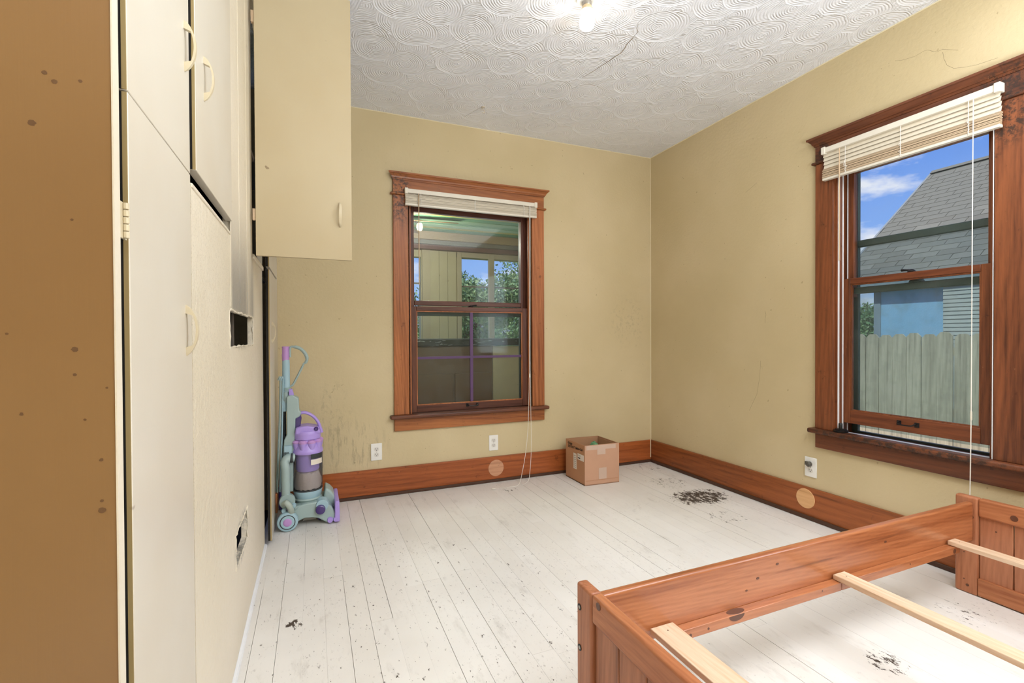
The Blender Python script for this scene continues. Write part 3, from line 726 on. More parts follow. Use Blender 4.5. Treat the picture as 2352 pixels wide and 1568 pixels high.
# ------------------------------------------------------------------ outlets
def outlet(T, u, z, label, plug=False):
    w_, h_ = .038, .060
    root = thing('power_outlet', T(Vector((u, 0, z))), label, 'outlet', 'white wall outlets')
    def tr(bm):
        for v in bm.verts: v.co = T(v.co)
        return bm
    obj('cover_plate', tr(B(u-w_, u+w_, 0, .006, z-h_, z+h_)), M_plate, root, bevel=.003)
    for dz in (-.0195, .0195):
        bm = bmesh.new(); pts = []
        for k in range(20):
            a = 2*PI*k/20; pts.append((u+.017*math.cos(a), z+dz+max(-.0135, min(.0135, .017*math.sin(a)))))
        A = [bm.verts.new((p[0], .006, p[1])) for p in pts]; C = [bm.verts.new((p[0], .0085, p[1])) for p in pts]
        bm.faces.new(A); bm.faces.new(C[::-1])
        for k in range(20): bm.faces.new((A[k], C[k], C[(k+1) % 20], A[(k+1) % 20]))
        sk = obj('socket', tr(bm), M_socket, root)
        sl = bmesh.new()
        box(sl, u-.0075, u-.0050, .0084, .0089, z+dz-.001, z+dz+.008); box(sl, u+.0050, u+.0075, .0084, .0089, z+dz-.001, z+dz+.008)
        lathe([(.003, .0084), (.003, .0089)], (u, 0, z+dz-.007), 'Y', 10, sl)
        obj('slot', tr(sl), M_slot, sk)
    obj('screw', tr(lathe([(.003, .006), (.003, .0072)], (u, 0, z), 'Y', 10)), M_boltc, root)
    return root, tr
outlet(T1, .405, .313, 'white outlet on the back wall beside the vacuum, left of the window')
outlet(T1, 1.286, .298, 'white outlet on the back wall directly below the window')
o3, tr3 = outlet(T2, 1.973, .317, 'white outlet on the right wall with a dark plug in it')
pg = lathe([(.014, .0085), (.016, .012), (.016, .026), (.010, .032)], (1.975, 0, .337), 'Y', 18); box(pg, 1.974, 1.998, .010, .024, .330, .350)
obj('plug', tr3(pg), M_plug, o3, smooth=True)

# ------------------------------------------------------------------ ceiling bulb and hook
zb_ = zc(1.95)
cl = thing('ceiling_bulb', (1.205, 1.95, zb_), 'bare glowing bulb in a small socket on the swirled ceiling', 'lamp')
obj('canopy', lathe([(.052, 0), (.055, -.006), (.046, -.022), (.024, -.028)], (1.205, 1.95, zb_), 'Z', 40), plain('white_porcelain', (238, 236, 230), .3), cl, smooth=True)
obj('socket', lathe([(.0215, -.026), (.0215, -.046), (.020, -.048)], (1.205, 1.95, zb_), 'Z', 28), M_boltc, cl, smooth=True)
obj('bulb_neck', lathe([(.020, -.047), (.024, -.056), (.0285, -.066), (.0285, -.070)], (1.205, 1.95, zb_), 'Z', 28), plain('tan_bulb_neck', (214, 190, 150), .35), cl, smooth=True)
obj('bulb_globe', lathe([(.0275, -.070), (.0285, -.078), (.0280, -.092), (.0330, -.100), (.0345, -.112), (.0345, -.130), (.0330, -.142), (.0250, -.152), (.0120, -.158)], (1.205, 1.95, zb_), 'Z', 32), emit('bulb_light', (255, 246, 232), BULB_STRENGTH), cl, smooth=True)
hk = thing('ceiling_hook', (1.10, 3.137, zc(3.137)), 'tiny metal swag hook in the ceiling near the back wall', 'hook')
z = zc(3.137)
obj('hook_plate', lathe([(.013, 0), (.012, -.004), (.006, -.006)], (1.10, 3.137, z), 'Z', 18), M_hook, hk, smooth=True)
obj('hook_shank', tube(smooth_path([(1.10, 3.137, z-.004), (1.10, 3.137, z-.018), (1.112, 3.137, z-.028), (1.106, 3.137, z-.040), (1.094, 3.137, z-.036)], 5), .003, 8), M_hook, hk, smooth=True)

# ------------------------------------------------------------------ bed frame
bed = thing('bed_frame', (1.65, .68, 0), 'low reddish pine bed frame with three pale slats and no mattress', 'bed')
YO, YN = 1.183, .155     # far and near outer faces
def end_panel(xa, xb, face):
    """xa..xb thickness range in X; panelled headboard/footboard across Y"""
    e = obj('end_panel', B(xa, xb, YO-.078, YO, 0, .421), M_bedZ, bed, bevel=.008, seg=3)
    tag(e)
    obj('post', B(xa, xb, YN, YN+.078, 0, .421), M_bedZ, e, bevel=.008, seg=3)
    xm0, xm1 = xa+.004, xb-.004
    obj('top_rail', B(xa+.001, xb-.001, YN+.0785, YO-.0785, .342, .421), M_bedY, e, bevel=.008, seg=3)
    obj('bottom_rail', B(xa+.001, xb-.001, YN+.0785, YO-.0785, .004, .078), M_bedY, e, bevel=.003)
    n = 8; ya, yb = YN+.0785, YO-.0785; wd = (yb-ya)/n
    for k in range(n): obj('plank', B(xa+.012, xb-.010, ya+k*wd+.0015, ya+(k+1)*wd-.0015, .07, .350), M_bedplank, e, bevel=.003)
    return e
e1 = end_panel(.690, .725, -1); e2 = end_panel(2.610, 2.645, 1)
for ex, xs in ((e1, (.6895,)),):
    for z_ in (.355, .240):
        bo = obj('bolt', lathe([(.009, -.0015), (.009, .001)], (.690, 1.165, z_), 'X', 20), M_bolt, ex)
        obj('bolt_core', lathe([(.004, -.0022), (.005, -.0014)], (.690, 1.165, z_), 'X', 12), M_boltc, ex)
for y, z_, r_, rz in ((1.130, .335, .012, 1.0), (1.150, .175, .0025, 1), (1.150, .058, .003, 1), (1.138, .035, .006, .8), (1.045, .300, .003, 1), (.99, .375, .012, .8)):
    bm = lathe([(r_, -.0006), (r_, .0004)], (2.610, y, z_), 'X', 16); obj('knot', bm, M_knot, e2)
bm = lathe([(.010, -.0006), (.010, .0004)], (.690, 1.070, .405), 'X', 16); obj('knot', bm, M_knot, e1)
r1 = obj('side_rail', B(.7255, 2.6095, 1.118, 1.146, .232, .400), M_bedX, bed, bevel=.008, seg=3)
r2 = obj('side_rail', B(.7255, 2.6095, YN+.037, YN+.065, .232, .400), M_bedX, bed, bevel=.008, seg=3)
lg = obj('ledger', B(.95, 1.70, 1.088, 1.1175, .226, .256), M_bedX, r1, bevel=.002)
lg2 = obj('ledger', B(1.7015, 2.44, 1.088, 1.1175, .226, .256), M_bedX, r1, bevel=.002)
obj('ledger', B(.90, 2.44, YN+.0655, YN+.095, .226, .256), M_bedX, r2, bevel=.002)
for x_, y, z_, r_, d_ in ((1.09, 1.088, .240, .004, 'Y'), (1.2, 1.088, .244, .004, 'Y'), (1.60, 1.088, .246, .003, 'Y'), (2.1, 1.088, .244, .003, 'Y'), (1.02, 1.088, .236, .006, 'Y'), (2.40, 1.088, .240, .010, 'Y')):
    obj('screw_hole', lathe([(r_, -.0006), (r_, .0004)], (x_, y, z_), d_, 12), M_knot, lg)
for x_, y, z_, r_ in ((1.33, 1.118, .330, .004), (1.42, 1.118, .360, .004), (2.0, 1.118, .335, .004), (.80, 1.118, .285, .016), (1.28, 1.118, .30, .003)):
    bm = lathe([(r_, -.0006), (r_, .0004)], (x_, y, z_), 'Y', 18)
    for v in bm.verts: v.co.x = x_+(v.co.x-x_)*1.8
    obj('knot', bm, M_knot, r1)
# big dark knot wrapping the ledger edge
bm = bmesh.new()
ptsk = [(1.150, .2565), (1.175, .2575), (1.215, .2575), (1.235, .2565)]
bm = lathe([(.036, 0), (.034, .0008)], (1.215, 1.100, .2558), 'Z', 22)
for v in bm.verts: v.co.y = 1.1028+(v.co.y-1.100)*.38
obj('knot', bm, M_knot, lg)
bm = lathe([(.032, -.0008), (.030, .0)], (1.205, 1.088, .2545), 'Y', 22)
for v in bm.verts: v.co.z = min(v.co.z, .2545) if v.co.z > .2545 else .2545+(v.co.z-.2545)*.55
obj('knot', bm, M_knot, lg)
def slat(x0, x1, dx, nm='slat'):
    """slat across the bed; dx skews its near end"""
    bm = bmesh.new(); zt, zb2 = .2745, .2575
    ya, yb = 1.112, YN+.070
    P = [(x0, ya), (x1, ya), (x1+dx, yb), (x0+dx, yb)]
    A = [bm.verts.new((p[0], p[1], zb2)) for p in P]; C = [bm.verts.new((p[0], p[1], zt)) for p in P]
    bm.faces.new(A); bm.faces.new(C[::-1])
    for k in range(4): bm.faces.new((A[k], C[k], C[(k+1) % 4], A[(k+1) % 4]))
    return bm
SL = 'loose pale pine bed slats'
for (x0, x1, dx, lab) in ((.893, .975, .0, 'wide pale pine slat beside the near end panel of the bed'), (1.690, 1.752, -.02, 'pale pine slat crossing the middle of the bed frame'), (2.400, 2.455, .0, 'narrow pale pine slat beside the far end panel of the bed')):
    s_ = obj('slat', slat(x0, x1, dx), M_slat, bed, bevel=.002)
    obj('nail_hole', lathe([(.0022, 0), (.0022, .0006)], ((x0+x1)/2, 1.085, .2743), 'Z', 8), M_knot, s_)

# ------------------------------------------------------------------ cardboard box
cb = thing('cardboard_box', (2.01, 3.22, 0), 'open brown cardboard box with taped front standing by the back wall', 'box')
x0, x1, y0, y1, hz = 1.868, 2.163, 3.072, 3.362, .302; t_ = .005
def rotbox(bm, a=.055, c=(1.868, 3.085)):
    for v in bm.verts:
        dx, dy = v.co.x-c[0], v.co.y-c[1]; v.co.x = c[0]+dx*math.cos(a)+dy*math.sin(a)*0; v.co.y = c[1]+dy-dx*math.sin(a)
    return bm
obj('front_panel', rotbox(B(x0, x1, y0, y0+t_, 0, hz)), M_cardf, cb)
obj('back_panel', rotbox(B(x0, x1, y1-t_, y1, 0, hz)), M_cardin, cb)
obj('left_panel', rotbox(B(x0, x0+t_, y0+t_, y1-t_, 0, hz-.001)), M_card, cb)
obj('right_panel', rotbox(B(x1-t_, x1, y0+t_, y1-t_, 0, hz-.001)), M_cardin, cb)
obj('bottom_panel', rotbox(B(x0, x1, y0, y1, 0.0005, .006)), M_cardin, cb)
obj('folded_flap', rotbox(B(x0+.008, x1-.008, y1-.012, y1-.008, .12, hz-.008)), M_cardin, cb)
obj('folded_flap', rotbox(B(x1-.014, x1-.010, y0+.01, y1-.02, .12, hz-.010)), M_cardin, cb)
obj('bottom_seam', rotbox(B(x0+.008, x1-.008, y0-.0012, y0, .034, .0365)), M_card, cb)
obj('packing_tape', rotbox(B(x0+.012, x1-.03, y0-.0008, y0, hz-.036, hz-.004)), M_tape, cb)
obj('packing_tape', rotbox(B(x0+.105, x0+.175, y0-.0014, y0-.0008, hz-.075, hz-.004)), M_tape, cb)
obj('packing_tape', rotbox(B(x0+.118, x0+.185, y0-.0012, y0, .040, .125)), M_tape, cb)
lb = obj('paper_label', rotbox(B(x0-.0012, x0, y0+.015, y0+.105, .178, .225)), M_label, cb)
lb2 = obj('paper_label', rotbox(B(x0-.0012, x0, y0+.122, y0+.168, .095, .215)), M_label, cb)
for k in range(7): obj('print_line', rotbox(B(x0-.0018, x0-.0011, y0+.130, y0+.160, .105+k*.015, .109+k*.015)), plain('grey_print', (150, 145, 138), .6), lb2)
obj('print_line', rotbox(B(x0-.0018, x0-.0011, y0+.065, y0+.098, .188, .196)), M_ink, lb)
for z_ in (.207, .213): obj('print_line', rotbox(B(x0-.0018, x0-.0011, y0+.06, y0+.098, z_, z_+.002)), plain('grey_print', (150, 145, 138), .6), lb)
def text(s, loc, size, rot, m, parent, shear=.25):
    cu = bpy.data.curves.new('handwriting', 'FONT'); cu.body = s; cu.size = size; cu.shear = shear; cu.extrude = .0003; cu.offset = .0003; cu.space_character = .92
    o = bpy.data.objects.new('handwriting', cu); COL.objects.link(o); cu.materials.append(m)
    me = bpy.data.meshes.new_from_object(o); bpy.data.objects.remove(o, do_unlink=True)
    o = bpy.data.objects.new('handwriting', me); COL.objects.link(o)
    o.rotation_euler = rot; o.parent = parent; o.location = Vector(loc)-Vector(parent['_L']); o['_L'] = parent['_L']; return o
text('~ Empty', (x0-.0016, 3.345, .270), .028, (PI/2, 0, -PI/2), M_ink, cb)
text('DO NOT  Below Sub', (x0-.0016, 3.325, .243), .027, (PI/2, -.05, -PI/2), M_ink, cb)
pp = obj('crumpled_paper', lathe([(.001, -.05), (.035, -.02), (.045, .02), (.02, .05), (.002, .06)], (2.075, 3.26, .215), 'Z', 9), M_green, loc=(2.075, 3.26, .16))
for v in pp.data.vertices: v.co += Vector((R.uniform(-.008, .008), R.uniform(-.008, .008), R.uniform(-.008, .008)))
tag(pp, 'green crumpled paper inside the open cardboard box', 'paper')
# ------------------------------------------------------------------ upright vacuum cleaner, standing side-on by the corner door
M_vg = plain('grey_green_plastic', (162, 182, 180), .38)
M_vg2 = plain('blue_grey_plastic', (164, 194, 206), .3)
M_vp = plain('lilac_plastic', (176, 152, 226), .32)
M_vp2 = plain('dark_violet_plastic', (62, 38, 112), .2, coat=.5)
M_vpk = plain('mauve_plastic', (190, 146, 206), .35)
M_vblk = plain('black_hose_rubber', (52, 56, 58), .6)
M_vcop = plain('copper_coloured_tube', (196, 128, 88), .3, .6)
def clearmat():
    m, t, b = mat('clear_bin_plastic'); g = G(t); t.nodes.remove(b); o = t.nodes['Material Output']
    tr = N(t, 'ShaderNodeBsdfTransparent'); tr.inputs[0].default_value = lin(242, 243, 246)
    gl = N(t, 'ShaderNodeBsdfGlossy'); gl.inputs['Roughness'].default_value = .12
    df = N(t, 'ShaderNodeBsdfDiffuse'); df.inputs[0].default_value = lin(182, 184, 190)
    fr = N(t, 'ShaderNodeFresnel'); fr.inputs[0].default_value = 1.3
    m1 = N(t, 'ShaderNodeMixShader'); g.L(fr.outputs[0], m1.inputs[0]); g.L(tr.outputs[0], m1.inputs[1]); g.L(gl.outputs[0], m1.inputs[2])
    m2 = N(t, 'ShaderNodeMixShader'); m2.inputs[0].default_value = .10; g.L(m1.outputs[0], m2.inputs[1]); g.L(df.outputs[0], m2.inputs[2]); g.L(m2.outputs[0], o.inputs[0])
    return m
M_bin = clearmat()
M_dust = plain('grey_dust_and_hair', (186, 172, 162), .95, bump=1, bscale=60)
VX = lambda p: -.052+(p-700)*.00253
VZ = lambda p: (1206-p)*.0026
VC = 3.17            # centre line depth
vac = thing('vacuum_cleaner', (-.05, VC, 0), 'grey and lilac upright vacuum cleaner standing in the corner beside the closet door', 'vacuum cleaner')
def pp_(pts): return [(VX(a), VZ(b)) for a, b in pts]
def VO(n, bm, m, par=None, **k): return obj(n, bm, m, par or vac, **k)
# floor head
VO('floor_head', prism(pp_([(668, 1186), (672, 1168), (684, 1158), (700, 1153), (728, 1152), (744, 1156), (757, 1166), (765, 1182), (766, 1197), (760, 1203), (748, 1204), (738, 1197), (728, 1190), (716, 1187), (700, 1186), (690, 1189), (680, 1194)]), 'Y', VC-.105, VC+.14), M_vg, bevel=.008, seg=3)
VO('front_bumper', prism(pp_([(765, 1155), (775, 1155), (776, 1203), (764, 1203)]), 'Y', VC-.12, VC+.155), M_vp, bevel=.007, seg=3)
for px, py, r in ((754, 1197, .017), (767, 1197, .015)):
    VO('lilac_cap', lathe([(r-.003, -.004), (r, 0), (r, .02)], (VX(px), VC-.115, VZ(py)), 'Y', 26), M_vp, smooth=True)
VO('head_shoulder', prism(pp_([(741, 1150), (745, 1131), (756, 1138), (764, 1148), (768, 1168), (766, 1182), (744, 1178)]), 'Y', VC-.03, VC+.12), M_vg, bevel=.012, seg=3)
kn = VO('knob_housing', lathe([(.033, -.028), (.036, -.012), (.036, .03)], (VX(737), VC-.09, VZ(1160)), 'Y', 32), M_vg2, smooth=True)
VO('violet_knob', lathe([(.020, -.016), (.026, -.012), (.029, 0), (.029, .01)], (VX(733), VC-.118, VZ(1169)), 'Y', 28), M_vp2, kn, smooth=True)
# wheels
for y, s in ((VC-.135, 1), (VC+.13, -1)):
    c = (VX(663), y, .0565)
    wh = VO('wheel', lathe([(.046, -.012), (.054, -.008), (.0565, 0), (.0565, .018), (.050, .024)], c, 'Y', 44), M_vg2, smooth=True)
    VO('wheel_groove', lathe([(.039, -.0135), (.042, -.0125)], c, 'Y', 40), M_vblk, wh, smooth=True)
    VO('wheel_ring', lathe([(.034, -.016), (.038, -.0128)], c, 'Y', 40), M_vg2, wh, smooth=True)
    VO('wheel_hub', lathe([(.014, -.0195), (.022, -.0175), (.024, -.0150)], c, 'Y', 32), M_vpk, wh, smooth=True)
for y in (VC-.03, VC+.05): VO('small_wheel', lathe([(.016, 0), (.018, .004), (.018, .018), (.016, .022)], (VX(733), y, .018), 'Y', 24), M_vp2, smooth=True)
bm = bmesh.new()
for k in range(26):
    x = VX(698)+k*.0022; a = (k-13)*.02
    tube([(x, VC-.06+.004*(k % 3), VZ(1187)), (x+a*.03, VC-.062+.004*(k % 3), VZ(1197))], .0006, 4, bm)
b_ = VO('brush_bristles', bm, plain('pale_bristles', (222, 216, 204), .7)); b_['kind'] = 'stuff'
# pivot yoke: elbow, disc and side duct
VO('yoke', prism(pp_([(672, 1158), (690, 1156), (704, 1160), (700, 1176), (672, 1180), (662, 1172)]), 'Y', VC-.10, VC+.10), M_vg, bevel=.006)
dk = VO('pivot_disc', lathe([(.040, -.004), (.043, 0), (.043, .03), (.036, .04)], (VX(662), VC-.105, VZ(1143)), 'Y', 40), M_vg, smooth=True)
VO('elbow_pipe', tube(smooth_path([(VX(656), VC-.12, VZ(1146)), (VX(661), VC-.145, VZ(1141)), (VX(668), VC-.147, VZ(1150)), (VX(671), VC-.13, VZ(1164)), (VX(672), VC-.11, VZ(1170))], 5), .0165, 16), plain('pale_green_elbow', (176, 188, 178), .3), dk, smooth=True)
for px, py in ((676, 1152), (655, 1161)): VO('pivot_boss', lathe([(.011, 0), (.013, .006), (.013, .02)], (VX(px), VC-.125, VZ(py)), 'Y', 20), M_vg2, dk, smooth=True)
VO('side_duct', tube(smooth_path([(VX(659), VC-.085, VZ(1135)), (VX(659), VC-.085, VZ(1100)), (VX(659), VC-.085, VZ(1072)), (VX(657), VC-.075, VZ(1057)), (VX(664), VC-.06, VZ(1049)), (VX(676), VC-.05, VZ(1050))], 6), [.0235]*20+[.025]*11, 22), M_vg, smooth=True)
VO('duct_collar', lathe([(.026, 0), (.028, .004), (.028, .012), (.026, .016)], (VX(668), VC-.055, VZ(1050)), 'X', 24), M_vblk, smooth=True)
# bin and cyclone
cx = VX(705.5); c0 = (cx, VC, 0)
rz = lambda p: VZ(p)
VO('bin_base', lathe([(.060, rz(1160)), (.066, rz(1150)), (.078, rz(1141)), (.083, rz(1132)), (.083, rz(1129))], c0, 'Z', 48), M_vg2, smooth=True)
VO('neck_ring', lathe([(.068, rz(1156)), (.074, rz(1152)), (.079, rz(1150)), (.076, rz(1147))], c0, 'Z', 48), M_vg, smooth=True)
VO('bin_seal', lathe([(.083, rz(1130)), (.085, rz(1128.5)), (.083, rz(1127))], c0, 'Z', 48), M_vblk, smooth=True)
bn = VO('clear_bin', lathe([(.080, rz(1127)), (.0845, rz(1125)), (.0865, rz(1045)), (.084, rz(1043))], c0, 'Z', 56), M_bin, smooth=True)
VO('lilac_shroud', lathe([(.060, rz(1086)), (.067, rz(1082)), (.067, rz(1044))], c0, 'Z', 40), M_vp, bn, smooth=True)
bm = lathe([(.076, rz(1126)), (.079, rz(1118)), (.077, rz(1106)), (.072, rz(1098)), (.064, rz(1090)), (.050, rz(1087))], c0, 'Z', 36)
for v in bm.verts: v.co += Vector((R.uniform(-.003, .003), R.uniform(-.003, .003), R.uniform(-.006, .006)))
VO('dust', bm, M_dust, bn, smooth=True)['kind'] = 'stuff'
for z0_, z1_, m_ in ((1054, 1043.5, M_vblk), (1068, 1056, M_label)):
    bm = bmesh.new(); A = []; C = []
    for k in range(9):
        a = -1.35+.115*k; x, y = .0885*math.cos(a), .0885*math.sin(a)
        A.append(bm.verts.new((cx+x, VC+y, rz(z0_)))); C.append(bm.verts.new((cx+x, VC+y, rz(z1_))))
    for k in range(8): bm.faces.new((A[k], A[k+1], C[k+1], C[k]))
    VO('bin_sticker', bm, m_, bn)
cy = VO('cyclone_ring', lathe([(.086, rz(1044)), (.089, rz(1041)), (.087, rz(1036)), (.080, rz(1032)), (.070, rz(1018)), (.070, rz(1012)), (.076, rz(1010)), (.077, rz(1000)), (.078, rz(996)), (.072, rz(992))], c0, 'Z', 48), M_vp, smooth=True)
for k in range(9):
    a = -PI/2-.35+k*2*PI/9*1.0; x, y = .068*math.cos(a), .068*math.sin(a)
    VO('cone', lathe([(.013, rz(1037)), (.017, rz(1030)), (.0225, rz(1020)), (.0235, rz(1019))], (cx+x, VC+y, 0), 'Z', 20), M_vp, cy, smooth=True)
    VO('cone_cap', lathe([(.0235, rz(1019)), (.0245, rz(1016)), (.018, rz(1012.5)), (.008, rz(1011.5))], (cx+x, VC+y, 0), 'Z', 20), M_vpk, cy, smooth=True)
VO('bin_cap', prism(pp_([(679, 998), (680, 983), (692, 980), (706, 979), (720, 982), (732, 985), (735, 998)]), 'Y', VC-.062, VC+.062), M_vp, bevel=.010, seg=3)
VO('violet_button', lathe([(.008, -.006), (.013, 0), (.013, .01)], (VX(725), VC-.064, VZ(987)), 'Y', 20), M_vp2, smooth=True)
VO('carry_handle', tube(smooth_path([(VX(684), VC, VZ(985)), (VX(685), VC, VZ(962)), (VX(690), VC, VZ(952)), (VX(702), VC, VZ(951)), (VX(718), VC, VZ(960)), (VX(729), VC, VZ(974)), (VX(735), VC, VZ(990)), (VX(738), VC, VZ(1000))], 6), .0095, 14, flat=1.5), M_vp, smooth=True)
VO('handle_root', prism(pp_([(679, 985), (680, 950), (690, 947), (693, 962), (690, 985)]), 'Y', VC-.018, VC+.018), M_vp2, bevel=.004)
# spine and hose
VO('spine', prism(pp_([(661, 912), (664, 908), (674, 907), (687, 915), (688, 944), (693, 948), (690, 957), (680, 962), (679, 1000), (676, 1045), (674, 1130), (656, 1130), (652, 1045), (655, 1010), (661, 997)]), 'Y', VC-.035, VC+.040), M_vg, bevel=.008, seg=3)
VO('vent_panel', B(VX(655), VX(672), VC-.052, VC-.034, VZ(1044), VZ(1022)), M_vg2, bevel=.002)
bm = bmesh.new()
for k in range(5): box(bm, VX(654)+k*.006, VX(654)+k*.006+.003, VC-.055, VC-.051, VZ(1044), VZ(1036))
VO('vent_slots', bm, M_vblk)
VO('small_label', B(VX(658), VX(664), VC-.0365, VC-.034, VZ(1031), VZ(1025)), M_black)
bm = bmesh.new(); hx = VX(654)
pr_ = []
zz = VZ(1150)
while zz < VZ(945): pr_ += [(.0125, zz), (.0150, zz+.0017), (.0125, zz+.0034)]; zz += .0045
VO('ribbed_hose', lathe(pr_, (hx, VC+.005, 0), 'Z', 18), M_vblk, smooth=True)
VO('hose_cuff', lathe([(.015, VZ(945)), (.018, VZ(942)), (.018, VZ(922)), (.014, VZ(918))], (VX(656), VC+.002, 0), 'Z', 22), M_vg2, smooth=True)
VO('wand_tube', lathe([(.021, VZ(900)), (.0215, VZ(898)), (.021, VZ(835)), (.020, VZ(826))], (VX(660), VC, 0), 'Z', 28), M_vg2, smooth=True)
pr_ = []
for k in range(6): zz = VZ(899)+k*.0042; pr_ += [(.022, zz), (.0245, zz+.001), (.022, zz+.003)]
VO('ribbed_collar', lathe(pr_, (VX(661), VC, 0), 'Z', 24), M_vg, smooth=True)
VO('lower_tube', lathe([(.017, VZ(925)), (.017, VZ(898))], (VX(659), VC, 0), 'Z', 22), M_vg, smooth=True)
VO('wand_top', lathe([(.0195, VZ(828)), (.0205, VZ(820)), (.0215, VZ(815)), (.0195, VZ(812)), (.0195, VZ(799)), (.021, VZ(796)), (.018, VZ(795))], (VX(659.5), VC, 0), 'Z', 28), M_vpk, smooth=True)
VO('lilac_latch', prism(pp_([(666, 894), (673, 893), (677, 908), (666, 909)]), 'Y', VC-.022, VC+.02), M_vp, bevel=.003)
VO('hand_grip', tube(smooth_path([(VX(669), VC, VZ(820)), (VX(669.5), VC, VZ(798)), (VX(680), VC, VZ(796.5)), (VX(692), VC, VZ(801)), (VX(702), VC, VZ(812)), (VX(706), VC, VZ(823)), (VX(704), VC, VZ(832)), (VX(697), VC, VZ(837))], 5), [.007]*10+[.010]*8+[.0105]*8+[.009]*6+[.006]*4, 12, flat=1.3), M_vg, smooth=True)
VO('grip_stay', tube(smooth_path([(VX(698), VC, VZ(838)), (VX(690), VC, VZ(855)), (VX(679), VC, VZ(877)), (VX(673), VC, VZ(886)), (VX(664), VC, VZ(889))], 4), .0065, 10, flat=1.5), M_vg, smooth=True)
# power cord wound on the back, tools hanging below it
for k, (a, b2_, y) in enumerate(((646, 639, -.03), (649, 643, -.022), (644, 636, -.012), (651, 645, -.03))):
    VO('power_cord', tube(smooth_path([(VX(a-1), VC+y, VZ(872)), (VX(a+1), VC+y-.004, VZ(867)), (VX(a+3), VC+y, VZ(872)), (VX(a+1), VC+y, VZ(960)), (VX(b2_+4), VC+y, VZ(1060)), (VX(b2_+1), VC+y, VZ(1128))], 6), .0034, 8), (M_vg2 if k % 2 else M_vg), smooth=True)
VO('copper_tool', lathe([(.006, VZ(1176)), (.009, VZ(1162)), (.0125, VZ(1150)), (.0125, VZ(1134)), (.010, VZ(1131))], (VX(637), VC-.02, 0), 'Z', 20), M_vcop, smooth=True)
VO('violet_tool', lathe([(.012, VZ(1172)), (.015, VZ(1168)), (.015, VZ(1122)), (.013, VZ(1119))], (VX(647), VC+.01, 0), 'Z', 22), plain('indigo_plastic', (88, 78, 158), .35), smooth=True)
# ------------------------------------------------------------------ enclosed porch beyond the back window
M_pbeige = painted('porch_beige_paint', (182, 176, 152), rough=.6)
M_ptrim = painted('porch_trim_paint', (176, 168, 148), rough=.6)
M_pgreen = painted('porch_green_paint', (96, 142, 108), rough=.5, axis='X', spots=False)
M_pteal = painted('porch_pale_green_paint', (134, 166, 136), rough=.5, axis='X', spots=False)
M_pyel = painted('porch_yellow_reflection', (160, 158, 96), rough=.5, axis='X', spots=False)  # yellow boards paint reflections onto the green ceiling
M_pbrown = painted('porch_brown_beam_paint', (158, 138, 110), rough=.5, axis='X', spots=False)
M_pgrey = painted('porch_grey_beam_paint', (120, 118, 112), rough=.5, axis='X', spots=False)
M_pplum = painted('porch_plum_beam_paint', (116, 90, 88), rough=.5, axis='X', spots=False)
YO_ = 5.5
pw = tag(obj('porch_wall', grid_wall('Y', YO_, YO_+.10, -.6, 3.6, -.6, 2.34, [(.62, 1.155, .75, 2.05), (1.64, 2.78, .75, 2.07)]), M_pbeige), kind='structure')
for k in range(3): obj('wall_board', B(1.262+k*.106, 1.262+(k+1)*.106-.003, YO_-.012, YO_, .75, 2.14), M_pbeige, pw)
obj('corner_post', B(1.165, 1.258, YO_-.03, YO_, -.1, 2.14), M_ptrim, pw)
for x in (1.585, 1.986, 2.41): obj('window_casing', B(x, x+(.055 if x < 1.6 else .069), YO_-.025, YO_+.02, .70, 2.12), M_ptrim, pw, bevel=.003)
obj('window_head', B(1.585, 2.8, YO_-.02, YO_+.02, 2.07, 2.13), M_ptrim, pw)
obj('meeting_bar', B(1.64, 2.78, YO_+.03, YO_+.05, 1.722, 1.740), M_pgrey, pw)
obj('meeting_bar', B(.62, 1.155, YO_+.03, YO_+.05, 1.738, 1.756), M_pgrey, pw)
obj('window_sill', B(1.585, 2.8, YO_-.04, YO_+.05, .68, .75), M_ptrim, pw)
for i, (y0, y1, z0, z1, m_) in enumerate(((5.31, YO_, 2.225, 2.33, M_pbrown), (5.36, YO_, 2.18, 2.225, M_pgrey), (5.40, YO_, 2.130, 2.18, M_pplum))):
    obj('beam', B(-.6, 3.6, y0, y1, z0, z1), m_, pw)
pc = tag(obj('porch_ceiling', B(-.6, 3.6, YB+.15, YO_+.1, 2.345, 2.38), M_pgreen), kind='structure')
yb2 = 5.31; k = 0
seq = [M_pgreen, M_pyel, M_pteal, M_pgreen, M_pteal]  # alternating board colours paint the ceiling reflections
while yb2 > YB+.3:
    wdt = (.13, .10, .12, .10, .12)[k % 5]; obj('ceiling_board', B(-.6, 3.6, yb2-wdt+.005, yb2, 2.312+.004*(k % 2), 2.345), seq[k % 5], pc, bevel=.003); yb2 -= wdt; k += 1
tag(obj('porch_floor', B(-.6, 3.6, YB+.15, YO_, -.12, -.02), M_pgrey), kind='structure')
for x0, x1 in ((-.7, -.6), (3.6, 3.7)): tag(obj('porch_end_wall', B(x0, x1, YB+.15, YO_+.1, -.1, 2.42), M_pbeige), kind='structure')
